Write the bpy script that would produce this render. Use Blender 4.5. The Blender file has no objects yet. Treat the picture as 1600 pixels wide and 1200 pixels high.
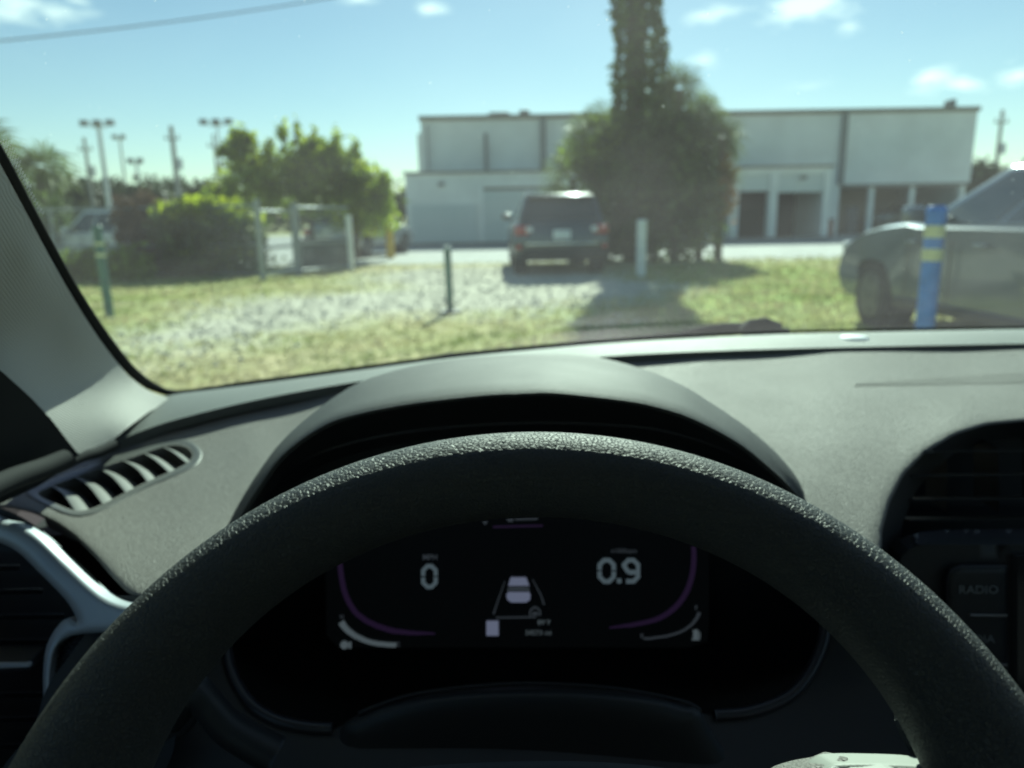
import bpy, bmesh, math, random
import numpy as np
from mathutils import Vector, Matrix, noise
from mathutils.geometry import delaunay_2d_cdt
random.seed(7); RNG = np.random.default_rng(7)
S = bpy.context.scene
COL = S.collection
R_ = math.radians

# ------------------------------------------------------------------ camera
EYE = np.array([0.0, 0.0, 1.23])
PITCH, ROLL, FPX = R_(12.8), R_(1.0), 1155.0
_F = np.array([0, math.cos(PITCH), -math.sin(PITCH)]); _R = np.array([1.0, 0, 0]); _U = np.cross(_R, _F)
CR = math.cos(ROLL)*_R - math.sin(ROLL)*_U
CU = math.sin(ROLL)*_R + math.cos(ROLL)*_U
cd = bpy.data.cameras.new('camera'); cam = bpy.data.objects.new('camera', cd); COL.objects.link(cam)
S.camera = cam
M4 = Matrix(((CR[0], CU[0], -_F[0], EYE[0]), (CR[1], CU[1], -_F[1], EYE[1]), (CR[2], CU[2], -_F[2], EYE[2]), (0, 0, 0, 1)))
cam.matrix_world = M4
cd.sensor_width = 36; cd.lens = 36*FPX/1600
cd.clip_start = 0.02; cd.clip_end = 5000
cd.dof.use_dof = True; cd.dof.focus_distance = 0.35; cd.dof.aperture_fstop = 7.3

# ------------------------------------------------------------------ sun, sky, exposure
SUN_EL, SUN_AZ = R_(33), R_(9)           # azimuth from +Y towards +X
sd = bpy.data.lights.new('sun', 'SUN'); sun = bpy.data.objects.new('sun', sd); COL.objects.link(sun)
sd.energy = 4.6; sd.angle = R_(0.5); sd.color = (1.0, 0.95, 0.87)
sdir = Vector((math.sin(SUN_AZ)*math.cos(SUN_EL), math.cos(SUN_AZ)*math.cos(SUN_EL), math.sin(SUN_EL)))
sun.rotation_euler = sdir.to_track_quat('Z', 'Y').to_euler()
W_ = bpy.data.worlds.new('World'); S.world = W_; W_.use_nodes = True
S.view_settings.view_transform = 'Standard'; S.view_settings.look = 'None'
S.view_settings.exposure = 1.0; S.view_settings.gamma = 1.0

def W(px, py, d):
    """point of the place that lies d metres ahead of the driver's eye (measured along +Y) on the line of sight of a photo position"""
    r = _F + (px-800)/FPX*CR + (600-py)/FPX*CU
    return EYE + r*(d/r[1])

def build_world():
    nt = W_.node_tree; N = nt.nodes; L = nt.links; N.clear()
    out = N.new('ShaderNodeOutputWorld'); bg = N.new('ShaderNodeBackground'); bg.inputs[1].default_value = 0.056
    sky = N.new('ShaderNodeTexSky'); sky.sky_type = 'NISHITA'; sky.sun_disc = False
    sky.sun_elevation = SUN_EL; sky.sun_rotation = SUN_AZ; sky.air_density = 1.0; sky.dust_density = 0.15; sky.ozone_density = 1.6
    tc = N.new('ShaderNodeTexCoord'); sep = N.new('ShaderNodeSeparateXYZ'); L.new(tc.outputs['Generated'], sep.inputs[0])
    def m(op, a, b=None, c=None):
        n = N.new('ShaderNodeMath'); n.operation = op
        for i, v in enumerate((a, b, c)):
            if v is None: continue
            if isinstance(v, (int, float)): n.inputs[i].default_value = v
            else: L.new(v, n.inputs[i])
        return n.outputs[0]
    az = m('ARCTAN2', sep.outputs[0], sep.outputs[1]); el = m('ARCSINE', sep.outputs[2])
    nz = N.new('ShaderNodeTexNoise'); nz.inputs['Scale'].default_value = 22; nz.inputs['Detail'].default_value = 5
    mp = N.new('ShaderNodeMapping'); mp.inputs['Scale'].default_value = (1, 1, 2.6)
    L.new(tc.outputs['Generated'], mp.inputs[0]); L.new(mp.outputs[0], nz.inputs[0])
    wob = m('MULTIPLY', m('SUBTRACT', nz.outputs[0], 0.5), 3.2)
    tot = None
    clouds = [(30, 8, 75, 22, 1), (668, 14, 26, 11, .8), (118, 0, 26, 10, .7), (1120, 22, 45, 14, .9), (1265, 8, 75, 24, 1.15), (1330, 43, 22, 10, .6),
              (1100, 95, 26, 14, .45), (1450, 124, 34, 16, 1.1), (1505, 130, 42, 13, 1.0), (1590, 116, 34, 15, 1.0), (560, -2, 40, 9, .6), (1258, 137, 40, 10, .25),
              (700, -70, 120, 30, 1), (1500, -90, 160, 40, 1), (100, -110, 140, 40, 1), (1900, 60, 120, 24, 1), (-260, 40, 140, 24, 1)]
    for (px, py, rx, ry, st) in clouds:
        p = W(px, py, 1.0)-EYE; p /= np.linalg.norm(p)
        a0, e0 = math.atan2(p[0], p[1]), math.asin(p[2])
        dx = m('DIVIDE', m('SUBTRACT', az, a0), rx/FPX); dy = m('DIVIDE', m('SUBTRACT', el, e0), ry/FPX)
        q = m('SUBTRACT', 1.0, m('SQRT', m('ADD', m('MULTIPLY', dx, dx), m('MULTIPLY', dy, dy))))
        v = m('MULTIPLY', m('MAXIMUM', m('ADD', q, wob), 0), m('MAXIMUM', m('ADD', q, 0.6), 0))
        v = m('MULTIPLY', v, st)
        tot = v if tot is None else m('MAXIMUM', tot, v)
    fac = m('MINIMUM', m('MULTIPLY', tot, 0.5), 0.6)
    mix = N.new('ShaderNodeMix'); mix.data_type = 'RGBA'
    tint = N.new('ShaderNodeMix'); tint.data_type = 'RGBA'; tint.blend_type = 'MULTIPLY'; tint.inputs[0].default_value = 0.0
    L.new(fac, mix.inputs[0]); L.new(sky.outputs[0], mix.inputs[6]); mix.inputs[7].default_value = (16, 16, 15.5, 1)
    L.new(mix.outputs[2], bg.inputs[0]); L.new(bg.outputs[0], out.inputs[0])
build_world()

# ------------------------------------------------------------------ materials
MATS = {}
def nodes(name):
    m = bpy.data.materials.new(name); m.use_nodes = True
    return m, m.node_tree, m.node_tree.nodes, m.node_tree.links, m.node_tree.nodes['Principled BSDF']
def mat(name, col, rough=0.5, metal=0.0, spec=0.5, vary=0.0, vscale=8.0, col2=None, bump=0.0, bscale=60, emit=None, estr=1.0, coat=0.0, trans=0.0, island=0.0):
    m, nt, N, L, b = nodes(name)
    b.inputs['Base Color'].default_value = (*col, 1); b.inputs['Roughness'].default_value = rough
    b.inputs['Metallic'].default_value = metal; b.inputs['Specular IOR Level'].default_value = spec
    if coat: b.inputs['Coat Weight'].default_value = coat; b.inputs['Coat Roughness'].default_value = 0.056
    tc = N.new('ShaderNodeTexCoord')
    if vary or col2:
        nz = N.new('ShaderNodeTexNoise'); nz.inputs['Scale'].default_value = vscale; nz.inputs['Detail'].default_value = 6
        L.new(tc.outputs['Object'], nz.inputs[0])
        rp = N.new('ShaderNodeValToRGB'); rp.color_ramp.elements[0].position = 0.35; rp.color_ramp.elements[1].position = 0.65
        c2 = col2 or tuple(min(1, c*(1+vary)) for c in col); c1 = col if col2 else tuple(c*(1-vary) for c in col)
        rp.color_ramp.elements[0].color = (*c1, 1); rp.color_ramp.elements[1].color = (*c2, 1)
        L.new(nz.outputs[0], rp.inputs[0]); src = rp.outputs[0]
        if island:
            g = N.new('ShaderNodeNewGeometry'); mp = N.new('ShaderNodeMapRange'); mp.inputs[3].default_value = 1-island; mp.inputs[4].default_value = 1+island
            L.new(g.outputs['Random Per Island'], mp.inputs[0]); mx = N.new('ShaderNodeMix'); mx.data_type = 'RGBA'; mx.blend_type = 'MULTIPLY'; mx.inputs[0].default_value = 1
            L.new(src, mx.inputs[6]); cb = N.new('ShaderNodeCombineColor')
            for i in range(3): L.new(mp.outputs[0], cb.inputs[i])
            L.new(cb.outputs[0], mx.inputs[7]); src = mx.outputs[2]
        L.new(src, b.inputs['Base Color'])
    if bump:
        nb = N.new('ShaderNodeTexNoise'); nb.inputs['Scale'].default_value = bscale; nb.inputs['Detail'].default_value = 4
        L.new(tc.outputs['Object'], nb.inputs[0]); bp = N.new('ShaderNodeBump'); bp.inputs['Strength'].default_value = bump; bp.inputs['Distance'].default_value = 0.3/bscale
        L.new(nb.outputs[0], bp.inputs['Height']); L.new(bp.outputs[0], b.inputs['Normal'])
    if emit: b.inputs['Emission Color'].default_value = (*emit, 1); b.inputs['Emission Strength'].default_value = estr
    if trans:
        o = N['Material Output']; tr = N.new('ShaderNodeBsdfTranslucent'); ms = N.new('ShaderNodeMixShader'); ms.inputs[0].default_value = trans
        if vary or col2: L.new(src, tr.inputs[0])
        else: tr.inputs[0].default_value = (*col, 1)
        L.new(b.outputs[0], ms.inputs[1]); L.new(tr.outputs[0], ms.inputs[2]); L.new(ms.outputs[0], o.inputs[0])
    return m
def leather(name, col, rough, cell, depth, spec=0.5, stretch=(1, 1, 1), fine=0.25):
    """grained plastic or leather: pebble cells with recessed joints, warped, plus fine pores"""
    m, nt, N, L, b = nodes(name)
    b.inputs['Base Color'].default_value = (*col, 1); b.inputs['Specular IOR Level'].default_value = spec
    tc = N.new('ShaderNodeTexCoord'); mp = N.new('ShaderNodeMapping'); mp.inputs['Scale'].default_value = stretch
    L.new(tc.outputs['Object'], mp.inputs[0])
    wn = N.new('ShaderNodeTexNoise'); wn.inputs['Scale'].default_value = 0.35/cell; wn.inputs['Detail'].default_value = 2
    L.new(mp.outputs[0], wn.inputs[0])
    ad = N.new('ShaderNodeVectorMath'); ad.operation = 'MULTIPLY_ADD'; ad.inputs[1].default_value = (cell*1.1,)*3
    L.new(wn.outputs['Color'], ad.inputs[0]); L.new(mp.outputs[0], ad.inputs[2])
    v = N.new('ShaderNodeTexVoronoi'); v.feature = 'DISTANCE_TO_EDGE'; v.inputs['Scale'].default_value = 1/cell
    L.new(ad.outputs[0], v.inputs['Vector'])
    mr = N.new('ShaderNodeMapRange'); mr.interpolation_type = 'SMOOTHSTEP'; mr.inputs[2].default_value = 0.17; L.new(v.outputs['Distance'], mr.inputs[0])
    n2 = N.new('ShaderNodeTexNoise'); n2.inputs['Scale'].default_value = 1.6/cell; n2.inputs['Detail'].default_value = 3; L.new(mp.outputs[0], n2.inputs[0])
    mm = N.new('ShaderNodeMath'); mm.operation = 'MULTIPLY_ADD'; mm.inputs[1].default_value = fine*2; L.new(n2.outputs[0], mm.inputs[0]); L.new(mr.outputs[0], mm.inputs[2])
    bp = N.new('ShaderNodeBump'); bp.inputs['Strength'].default_value = 1.0; bp.inputs['Distance'].default_value = depth
    L.new(mm.outputs[0], bp.inputs['Height']); L.new(bp.outputs[0], b.inputs['Normal'])
    n3 = N.new('ShaderNodeTexNoise'); n3.inputs['Scale'].default_value = 14; n3.inputs['Detail'].default_value = 5; L.new(tc.outputs['Object'], n3.inputs[0])
    r3 = N.new('ShaderNodeMapRange'); r3.inputs[3].default_value = rough-0.06; r3.inputs[4].default_value = rough+0.06; L.new(n3.outputs[0], r3.inputs[0]); L.new(r3.outputs[0], b.inputs['Roughness'])
    return m
M = {}
M['dash'] = leather('grained_dash_plastic', (0.20, 0.192, 0.18), 0.6, 0.0021, 0.0005, 0.22)
M['striptop'] = leather('strip_plastic', (0.14, 0.15, 0.145), 0.6, 0.0014, 0.0001, 0.3)
M['hood'] = leather('visor_plastic', (0.066, 0.068, 0.07), 0.62, 0.0011, 0.00009, 0.22)
M['wheel'] = leather('wheel_leather', (0.036, 0.040, 0.044), 0.58, 0.0018, 0.00044, 0.38, fine=0.25)
M['black'] = mat('matt_black_plastic', (0.022, 0.024, 0.026), 0.5, bump=0.15, bscale=900)
M['softblack'] = mat('soft_black', (0.013, 0.015, 0.017), 0.7)
M['ridge'] = mat('satin_black_rim', (0.03, 0.03, 0.036), 0.35)
M['slat'] = mat('grey_vent_plastic', (0.085, 0.088, 0.085), 0.5, bump=0.1, bscale=900)
M['silver'] = mat('satin_silver_trim', (0.42, 0.46, 0.50), 0.42, spec=.3, metal=0.35, bump=0.04, bscale=2500)
M['pod'] = mat('silver_switch_paint', (0.25, 0.265, 0.24), 0.6, metal=0.0, bump=0.25, bscale=1800)
M['screen'] = mat('display_glass', (0.006, 0.007, 0.009), 0.12, spec=0.5, emit=(0.5, .7, .8), estr=0.0009)
M['door'] = mat('door_plastic', (0.014, 0.016, 0.018), 0.85, spec=.2)
M['head'] = mat('roof_lining', (0.2, 0.21, 0.21), 0.95, bump=0.2, bscale=500)
M['seat'] = mat('seat_cloth', (0.03, 0.03, 0.032), 0.9, bump=0.3, bscale=400)
M['rubber'] = mat('seal_rubber', (0.01, 0.011, 0.012), 0.9, spec=.15)
M['paint_own'] = mat('grey_car_paint', (0.12, 0.13, 0.14), 0.3, metal=0.5, coat=0.6)
def pillar_mat():
    m, nt, N, L, b = nodes('ribbed_pillar_cloth'); b.inputs['Base Color'].default_value = (0.48, 0.47, 0.44, 1); b.inputs['Roughness'].default_value = 0.85; b.inputs['Specular IOR Level'].default_value = 0.25
    b.inputs['Sheen Weight'].default_value = 0.25
    tc = N.new('ShaderNodeTexCoord'); at = N.new('ShaderNodeAttribute'); at.attribute_name = 'rib'
    ms = N.new('ShaderNodeMath'); ms.operation = 'MULTIPLY'; ms.inputs[1].default_value = 2*math.pi/.0024; L.new(at.outputs['Fac'], ms.inputs[0]); w = N.new('ShaderNodeMath'); w.operation = 'SINE'; L.new(ms.outputs[0], w.inputs[0])
    nz = N.new('ShaderNodeTexNoise'); nz.inputs['Scale'].default_value = 900; L.new(tc.outputs['Object'], nz.inputs[0])
    a = N.new('ShaderNodeMath'); a.operation = 'MULTIPLY_ADD'; a.inputs[1].default_value = 0.5; L.new(nz.outputs[0], a.inputs[0]); L.new(w.outputs[0], a.inputs[2])
    bp = N.new('ShaderNodeBump'); bp.inputs['Distance'].default_value = 0.00013; bp.inputs['Strength'].default_value = 0.8
    L.new(a.outputs[0], bp.inputs['Height']); L.new(bp.outputs[0], b.inputs['Normal']); return m
M['pillar'] = pillar_mat()
def glass_mat(name, tint, dust, rough=0.0, dustcol=(0.85, 0.95, 0.9), refl=1.45):
    """thin pane: tinted see-through, mirror reflection by angle, a film of dust that scatters light"""
    m = bpy.data.materials.new(name); m.use_nodes = True; nt = m.node_tree; N = nt.nodes; L = nt.links; N.clear()
    o = N.new('ShaderNodeOutputMaterial'); tr = N.new('ShaderNodeBsdfTransparent'); tr.inputs[0].default_value = (*tint, 1)
    gl = N.new('ShaderNodeBsdfGlossy'); gl.inputs['Roughness'].default_value = rough
    g = N.new('ShaderNodeNewGeometry'); dp = N.new('ShaderNodeVectorMath'); dp.operation = 'DOT_PRODUCT'; L.new(g.outputs['Incoming'], dp.inputs[0]); L.new(g.outputs['Normal'], dp.inputs[1])
    def mth(op, a, b=None):
        n = N.new('ShaderNodeMath'); n.operation = op
        for i, v in enumerate((a, b)):
            if v is None: continue
            if isinstance(v, (int, float)): n.inputs[i].default_value = v
            else: L.new(v, n.inputs[i])
        return n.outputs[0]
    fo = mth('MULTIPLY_ADD', mth('POWER', mth('SUBTRACT', 1.0, mth('ABSOLUTE', dp.outputs['Value'])), 5.0), .13); fo.node.inputs[2].default_value = .02
    m1 = N.new('ShaderNodeMixShader'); L.new(fo, m1.inputs[0]); L.new(tr.outputs[0], m1.inputs[1]); L.new(gl.outputs[0], m1.inputs[2])
    tl = N.new('ShaderNodeBsdfTranslucent'); tl.inputs[0].default_value = (*dustcol, 1)
    tc = N.new('ShaderNodeTexCoord'); nz = N.new('ShaderNodeTexNoise'); nz.inputs['Scale'].default_value = 9; nz.inputs['Detail'].default_value = 6; L.new(tc.outputs['Object'], nz.inputs[0])
    mr = N.new('ShaderNodeMapRange'); mr.inputs[1].default_value = 0.3; mr.inputs[2].default_value = 0.7; mr.inputs[3].default_value = dust*0.75; mr.inputs[4].default_value = dust*1.25; L.new(nz.outputs[0], mr.inputs[0])
    m2 = N.new('ShaderNodeMixShader'); L.new(mr.outputs[0], m2.inputs[0]); L.new(m1.outputs[0], m2.inputs[1]); L.new(tl.outputs[0], m2.inputs[2])
    L.new(m2.outputs[0], o.inputs[0]); return m
M['windshield'] = glass_mat('windshield_glass', (0.71, 0.935, 0.83), 0.031)
M['sideglass'] = glass_mat('side_glass', (0.80, 0.88, 0.86), 0.01)
def glow(name, c, s):
    return mat(name, (0.0, 0.0, 0.0), 0.6, emit=c, estr=s)
M['e_digit'] = glow('lit_digits', (0.55, 0.78, 0.9), 0.05)
M['e_icon'] = glow('lit_icons', (0.5, 0.58, 0.85), 0.10)
M['e_dim'] = glow('lit_small_text', (0.4, 0.5, 0.6), 0.03)
M['e_purple'] = glow('lit_purple_arc', (0.30, 0.16, 0.50), 0.019)
M['e_gauge'] = glow('lit_gauge', (0.5, 0.65, 0.72), 0.06)
M['print'] = mat('grey_print', (0.16, 0.17, 0.17), 0.6)

# ------------------------------------------------------------------ object helpers
def link(name, me, m=None, parent=None, kind=None, smooth=False):
    o = bpy.data.objects.new(name, me); COL.objects.link(o)
    if m is not None: me.materials.append(m)
    if smooth: me.polygons.foreach_set('use_smooth', [True]*len(me.polygons))
    if parent is not None: o.parent = parent
    if kind: o['kind'] = kind
    return o
def meshobj(name, v, f, m=None, parent=None, kind=None, smooth=False):
    me = bpy.data.meshes.new(name); me.from_pydata([tuple(map(float, p)) for p in v], [], f); me.update()
    return link(name, me, m, parent, kind, smooth)
def fastmesh(name, V, nv, m, parent=None, kind=None):
    """V (n*nv,3) disjoint nv-gons"""
    me = bpy.data.meshes.new(name); n = len(V)//nv
    me.vertices.add(len(V)); me.vertices.foreach_set('co', np.ascontiguousarray(V, dtype=np.float32).ravel())
    me.loops.add(len(V)); me.loops.foreach_set('vertex_index', np.arange(len(V), dtype=np.int32))
    me.polygons.add(n); me.polygons.foreach_set('loop_start', np.arange(0, len(V), nv, dtype=np.int32))
    try: me.polygons.foreach_set('loop_total', np.full(n, nv, dtype=np.int32))
    except Exception: pass
    me.update(); me.validate()
    return link(name, me, m, parent, kind)
def thing(name, label, cat, loc=(0, 0, 0), rz=0.0, group=None):
    o = bpy.data.objects.new(name, None); COL.objects.link(o); o.location = loc; o.rotation_euler = (0, 0, rz); o.empty_display_size = 0.3
    o['label'] = label; o['category'] = cat
    if group: o['group'] = group
    return o
def tag(o, label, cat, group=None):
    o['label'] = label; o['category'] = cat
    if group: o['group'] = group
    return o
def smooth_closed(pts, n=6, closed=True):
    P = np.array(pts, float); k = len(P); out = []
    rng = range(k if closed else k-1)
    for i in rng:
        if closed: a, b, c, d = P[(i-1) % k], P[i], P[(i+1) % k], P[(i+2) % k]
        else: a, b, c, d = P[max(i-1, 0)], P[i], P[i+1], P[min(i+2, k-1)]
        for j in range(n):
            t = j/n
            out.append(0.5*((2*b)+(-a+c)*t+(2*a-5*b+4*c-d)*t*t+(-a+3*b-3*c+d)*t**3))
    if not closed: out.append(P[-1])
    return np.array(out)
def pip(P, poly):
    x, y = P[:, 0], P[:, 1]; ins = np.zeros(len(P), bool); n = len(poly); j = n-1
    for i in range(n):
        xi, yi = poly[i]; xj, yj = poly[j]
        c = ((yi > y) != (yj > y)) & (x < (xj-xi)*(y-yi)/((yj-yi) if yj != yi else 1e-12)+xi)
        ins ^= c; j = i
    return ins
def distpoly(P, poly):
    D = np.full(len(P), 1e9); n = len(poly)
    for i in range(n):
        a, b = poly[i], poly[(i+1) % n]; ab = b-a; L2 = max((ab**2).sum(), 1e-12)
        t = np.clip(((P-a)@ab)/L2, 0, 1); D = np.minimum(D, np.linalg.norm(P-(a+t[:, None]*ab), axis=1))
    return D
class Depth:
    """smooth surface through given (x, y, depth) controls: thin-plate spline on inverse depth"""
    def __init__(s, ctl, lam=1e-4):
        c = np.array(ctl, float); s.p = c[:, :2]/1000; n = len(c)
        r = np.linalg.norm(s.p[:, None]-s.p[None], axis=2); K = s.k(r)+lam*np.eye(n); P = np.c_[np.ones(n), s.p]
        A = np.block([[K, P], [P.T, np.zeros((3, 3))]]); s.w = np.linalg.lstsq(A, np.r_[1/c[:, 2], 0, 0, 0], rcond=None)[0]
    def k(s, r): return np.where(r > 1e-9, r*r*np.log(np.maximum(r, 1e-9)), 0)
    def __call__(s, q):
        q = np.atleast_2d(q)/1000; r = np.linalg.norm(q[:, None]-s.p[None], axis=2)
        return 1/(s.k(r)@s.w[:-3]+s.w[-3]+q@s.w[-2:])
def flat(d): return lambda q: np.full(len(np.atleast_2d(q)), float(d))
def WV(P, d):
    r = _F[None]+((P[:, 0]-800)/FPX)[:, None]*CR[None]+((600-P[:, 1])/FPX)[:, None]*CU[None]
    return EYE[None]+r*(d/r[:, 1])[:, None]
def resample(poly, step):
    P = np.vstack([poly, poly[:1]]); seg = np.linalg.norm(np.diff(P, axis=0), axis=1); s = np.r_[0, np.cumsum(seg)]; n = max(8, int(s[-1]/step))
    t = np.linspace(0, s[-1], n, endpoint=False)
    return np.c_[np.interp(t, s, P[:, 0]), np.interp(t, s, P[:, 1])]
def sheet(name, outline, depth, m, parent=None, holes=(), step=14, skirt=(0, 0.012, -0.006), puff=None, smooth=True, raw=False, holeskirt=None, bulge=None, kind=None):
    """moulded panel: an outline with openings, its surface on a smooth depth field, edges turned back as a real lip.
    puff=(edge width px, height m): crowned towards the cabin"""
    out = resample(np.array(outline, float) if raw else smooth_closed(outline, 6), step*0.6)
    hs = [resample(smooth_closed(h, 6), step*0.5) for h in holes]
    lo, hi = out.min(0), out.max(0)
    gx, gy = np.meshgrid(np.arange(lo[0], hi[0], step), np.arange(lo[1], hi[1], step*0.9)); gx = gx+(np.arange(gx.shape[0]) % 2)[:, None]*step*0.5
    G = np.c_[gx.ravel(), gy.ravel()]
    G = G[pip(G, out)]
    for h in hs: G = G[~pip(G, h)]
    rings = [out]+hs
    dm = np.min([distpoly(G, r) for r in rings], axis=0) if len(G) else np.zeros(0)
    G = G[dm > step*0.45]
    extra = []
    if puff:
        c = out.mean(0)
        for fr in (0.12, 0.3, 0.55):
            w = puff[0]*fr; a = np.roll(out, -1, 0)-np.roll(out, 1, 0); nn = np.c_[-a[:, 1], a[:, 0]]; nn /= np.linalg.norm(nn, axis=1)[:, None]+1e-9
            for sgn in (1, -1):
                q = out+sgn*nn*w; ok = pip(q, out)
                for h in hs: ok &= ~pip(q, h)
                q = q[ok]
                if len(q): q = q[distpoly(q, out) > w*0.9]; extra.append(q)
        if extra:
            E_ = np.vstack(extra); wmax = puff[0]*0.56
            G = G[np.min([distpoly(G, r) for r in rings], axis=0) > min(wmax, step)] if len(G) else G
            G = np.vstack([G, E_])
    V = np.vstack(rings+[G]); E = []; k = 0
    for r in rings:
        n = len(r); E += [(k+i, k+(i+1) % n) for i in range(n)]; k += n
    res = delaunay_2d_cdt([Vector((p[0], p[1])) for p in V], E, [], 0, 0.05)
    P = np.array([(v[0], v[1]) for v in res[0]]); F = [tuple(f) for f in res[2]]
    C = np.array([P[list(f)].mean(0) for f in F]); ok = pip(C, out)
    for h in hs: ok &= ~pip(C, h)
    F = [f for f, o_ in zip(F, ok) if o_]
    d = depth(P)
    if puff:
        dd = distpoly(P, out) if len(puff) > 2 else np.min([distpoly(P, r) for r in rings], axis=0); t = np.clip(dd/puff[0], 0, 1); d = d-puff[1]*np.sqrt(1-(1-t)**2)
    if bulge is not None: d = d-bulge(P)
    X = WV(P, d)
    # orient towards the eye
    F2 = []
    for f in F:
        a, b, c = X[f[0]], X[f[1]], X[f[2]]
        nrm = np.cross(b-a, c-a)
        F2.append(f if nrm@(EYE-a) > 0 else f[::-1])
    # boundary edges -> skirts
    cnt = {}
    for f in F2:
        for i in range(3):
            e = (f[i], f[(i+1) % 3]); cnt[e] = cnt.get(e, 0)+1
    bnd = [e for e in cnt if (e[1], e[0]) not in cnt]
    X = list(map(tuple, X)); new = {}
    hk = holeskirt if holeskirt is not None else skirt
    def dup(i):
        if i not in new:
            s = skirt
            if hs and any(distpoly(P[i:i+1], h)[0] < 1.0 for h in hs): s = hk
            if callable(s): s = s(np.array(X[i]))
            new[i] = len(X); X.append(tuple(np.array(X[i])+np.array(s)))
        return new[i]
    SK = [(a, dup(a), dup(b), b)[::1] for a, b in bnd] if skirt is not None else []
    me = bpy.data.meshes.new(name); me.from_pydata([tuple(map(float, p)) for p in X], [], F2+SK); me.update()
    sm = [smooth]*len(F2)+[False]*len(SK); me.polygons.foreach_set('use_smooth', sm)
    # sharp edge between face and skirt: split by marking
    o = link(name, me, m, parent, kind)
    if SK:
        bs = {tuple(sorted(e)) for e in bnd}
        for e in me.edges:
            if tuple(sorted(e.vertices)) in bs: e.use_edge_sharp = True
    return o
def tube(name, pts, r, m, parent=None, seg=10, kind=None, closed=False, flatten=None):
    P = np.array(pts, float); n = len(P); rr = np.full(n, r) if np.isscalar(r) else np.array(r, float)
    T = np.gradient(P, axis=0) if not closed else (np.roll(P, -1, 0)-np.roll(P, 1, 0))
    T /= np.linalg.norm(T, axis=1)[:, None]+1e-12
    ref = np.array([0, 0, 1.0]) if abs(T[:, 2]).max() < 0.9 else np.array([0.3, 1.0, 0.1])
    A = np.cross(T, ref); A /= np.linalg.norm(A, axis=1)[:, None]+1e-9; B = np.cross(T, A)
    th = np.linspace(0, 2*math.pi, seg, endpoint=False)
    fl = flatten or 1.0
    V = (P[:, None]+rr[:, None, None]*(np.cos(th)[None, :, None]*A[:, None]+fl*np.sin(th)[None, :, None]*B[:, None])).reshape(-1, 3)
    F = []
    for i in range(n if closed else n-1):
        j = (i+1) % n
        for k in range(seg):
            l = (k+1) % seg; F.append((i*seg+k, j*seg+k, j*seg+l, i*seg+l))
    if not closed: F += [tuple(range(seg-1, -1, -1)), tuple((n-1)*seg+k for k in range(seg))]
    return meshobj(name, V, F, m, parent, kind, True)
class MB:
    def __init__(s): s.v = []; s.f = []
    def box(s, c, d, rz=0.0, taper=1.0):
        c = np.array(c, float); h = np.array(d, float)/2; k = len(s.v); cr, sr = math.cos(rz), math.sin(rz)
        for z in (-1, 1):
            for x, y in ((-1, -1), (1, -1), (1, 1), (-1, 1)):
                t = taper if z > 0 else 1
                X, Y = x*h[0]*t, y*h[1]*t; s.v.append((c[0]+X*cr-Y*sr, c[1]+X*sr+Y*cr, c[2]+z*h[2]))
        s.f += [(k, k+3, k+2, k+1), (k+4, k+5, k+6, k+7), (k, k+1, k+5, k+4), (k+1, k+2, k+6, k+5), (k+2, k+3, k+7, k+6), (k+3, k, k+4, k+7)]; return s
    def hull(s, a, b):
        """prism between polygon a and polygon b (same count)"""
        k = len(s.v); n = len(a); s.v += [tuple(p) for p in a]+[tuple(p) for p in b]
        s.f += [tuple(range(k+n-1, k-1, -1)), tuple(range(k+n, k+2*n))]+[(k+i, k+(i+1) % n, k+n+(i+1) % n, k+n+i) for i in range(n)]; return s
    def cyl(s, a, b, r, r2=None, seg=12):
        a, b = np.array(a, float), np.array(b, float); r2 = r if r2 is None else r2; t = (b-a)/np.linalg.norm(b-a)
        u = np.cross(t, (0, 0, 1) if abs(t[2]) < .9 else (1, 0, 0)); u /= np.linalg.norm(u); w = np.cross(t, u); th = np.linspace(0, 2*math.pi, seg, endpoint=False)
        A = [a+r*(math.cos(q)*u+math.sin(q)*w) for q in th]; B = [b+r2*(math.cos(q)*u+math.sin(q)*w) for q in th]
        return s.hull(A, B)
    def quad(s, *p): k = len(s.v); s.v += [tuple(q) for q in p]; s.f.append(tuple(range(k, k+len(p)))); return s
    def build(s, name, m, parent=None, kind=None, bevel=0.0, smooth=False, seg=2):
        o = meshobj(name, s.v, s.f, m, parent, kind, smooth)
        bm = bmesh.new(); bm.from_mesh(o.data); bmesh.ops.recalc_face_normals(bm, faces=bm.faces)
        if bevel: bmesh.ops.bevel(bm, geom=list(bm.edges), offset=bevel, segments=seg, profile=0.5, affect='EDGES', clamp_overlap=True)
        bm.to_mesh(o.data); bm.free()
        if smooth or bevel:
            o.data.polygons.foreach_set('use_smooth', [True]*len(o.data.polygons))
            try: o.data.set_sharp_from_angle(angle=R_(40))
            except Exception: pass
        return o
def hit(px, py, d): return tuple(W(px, py, d))
def text(name, body, centre, size, m, parent, right=None, up=None, bold=0.0, sx=1.0):
    """lettering as mesh, centred, lying in the plane of right/up"""
    c = bpy.data.curves.new(name, 'FONT'); c.body = body; c.size = 1.0; c.align_x = 'CENTER'; c.align_y = 'CENTER'; c.offset = bold; c.resolution_u = 3
    t = bpy.data.objects.new(name, c); COL.objects.link(t)
    dg = bpy.context.evaluated_depsgraph_get(); me = bpy.data.meshes.new_from_object(t.evaluated_get(dg)); bpy.data.objects.remove(t); bpy.data.curves.remove(c)
    r = np.array(right if right is not None else CR); u = np.array(up if up is not None else CU); ctr = np.array(centre)
    for v in me.vertices:
        p = ctr+(v.co.x*sx*r+v.co.y*u)*size; v.co = Vector(p)
    me.name = name
    return link(name, me, m, parent)

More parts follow.
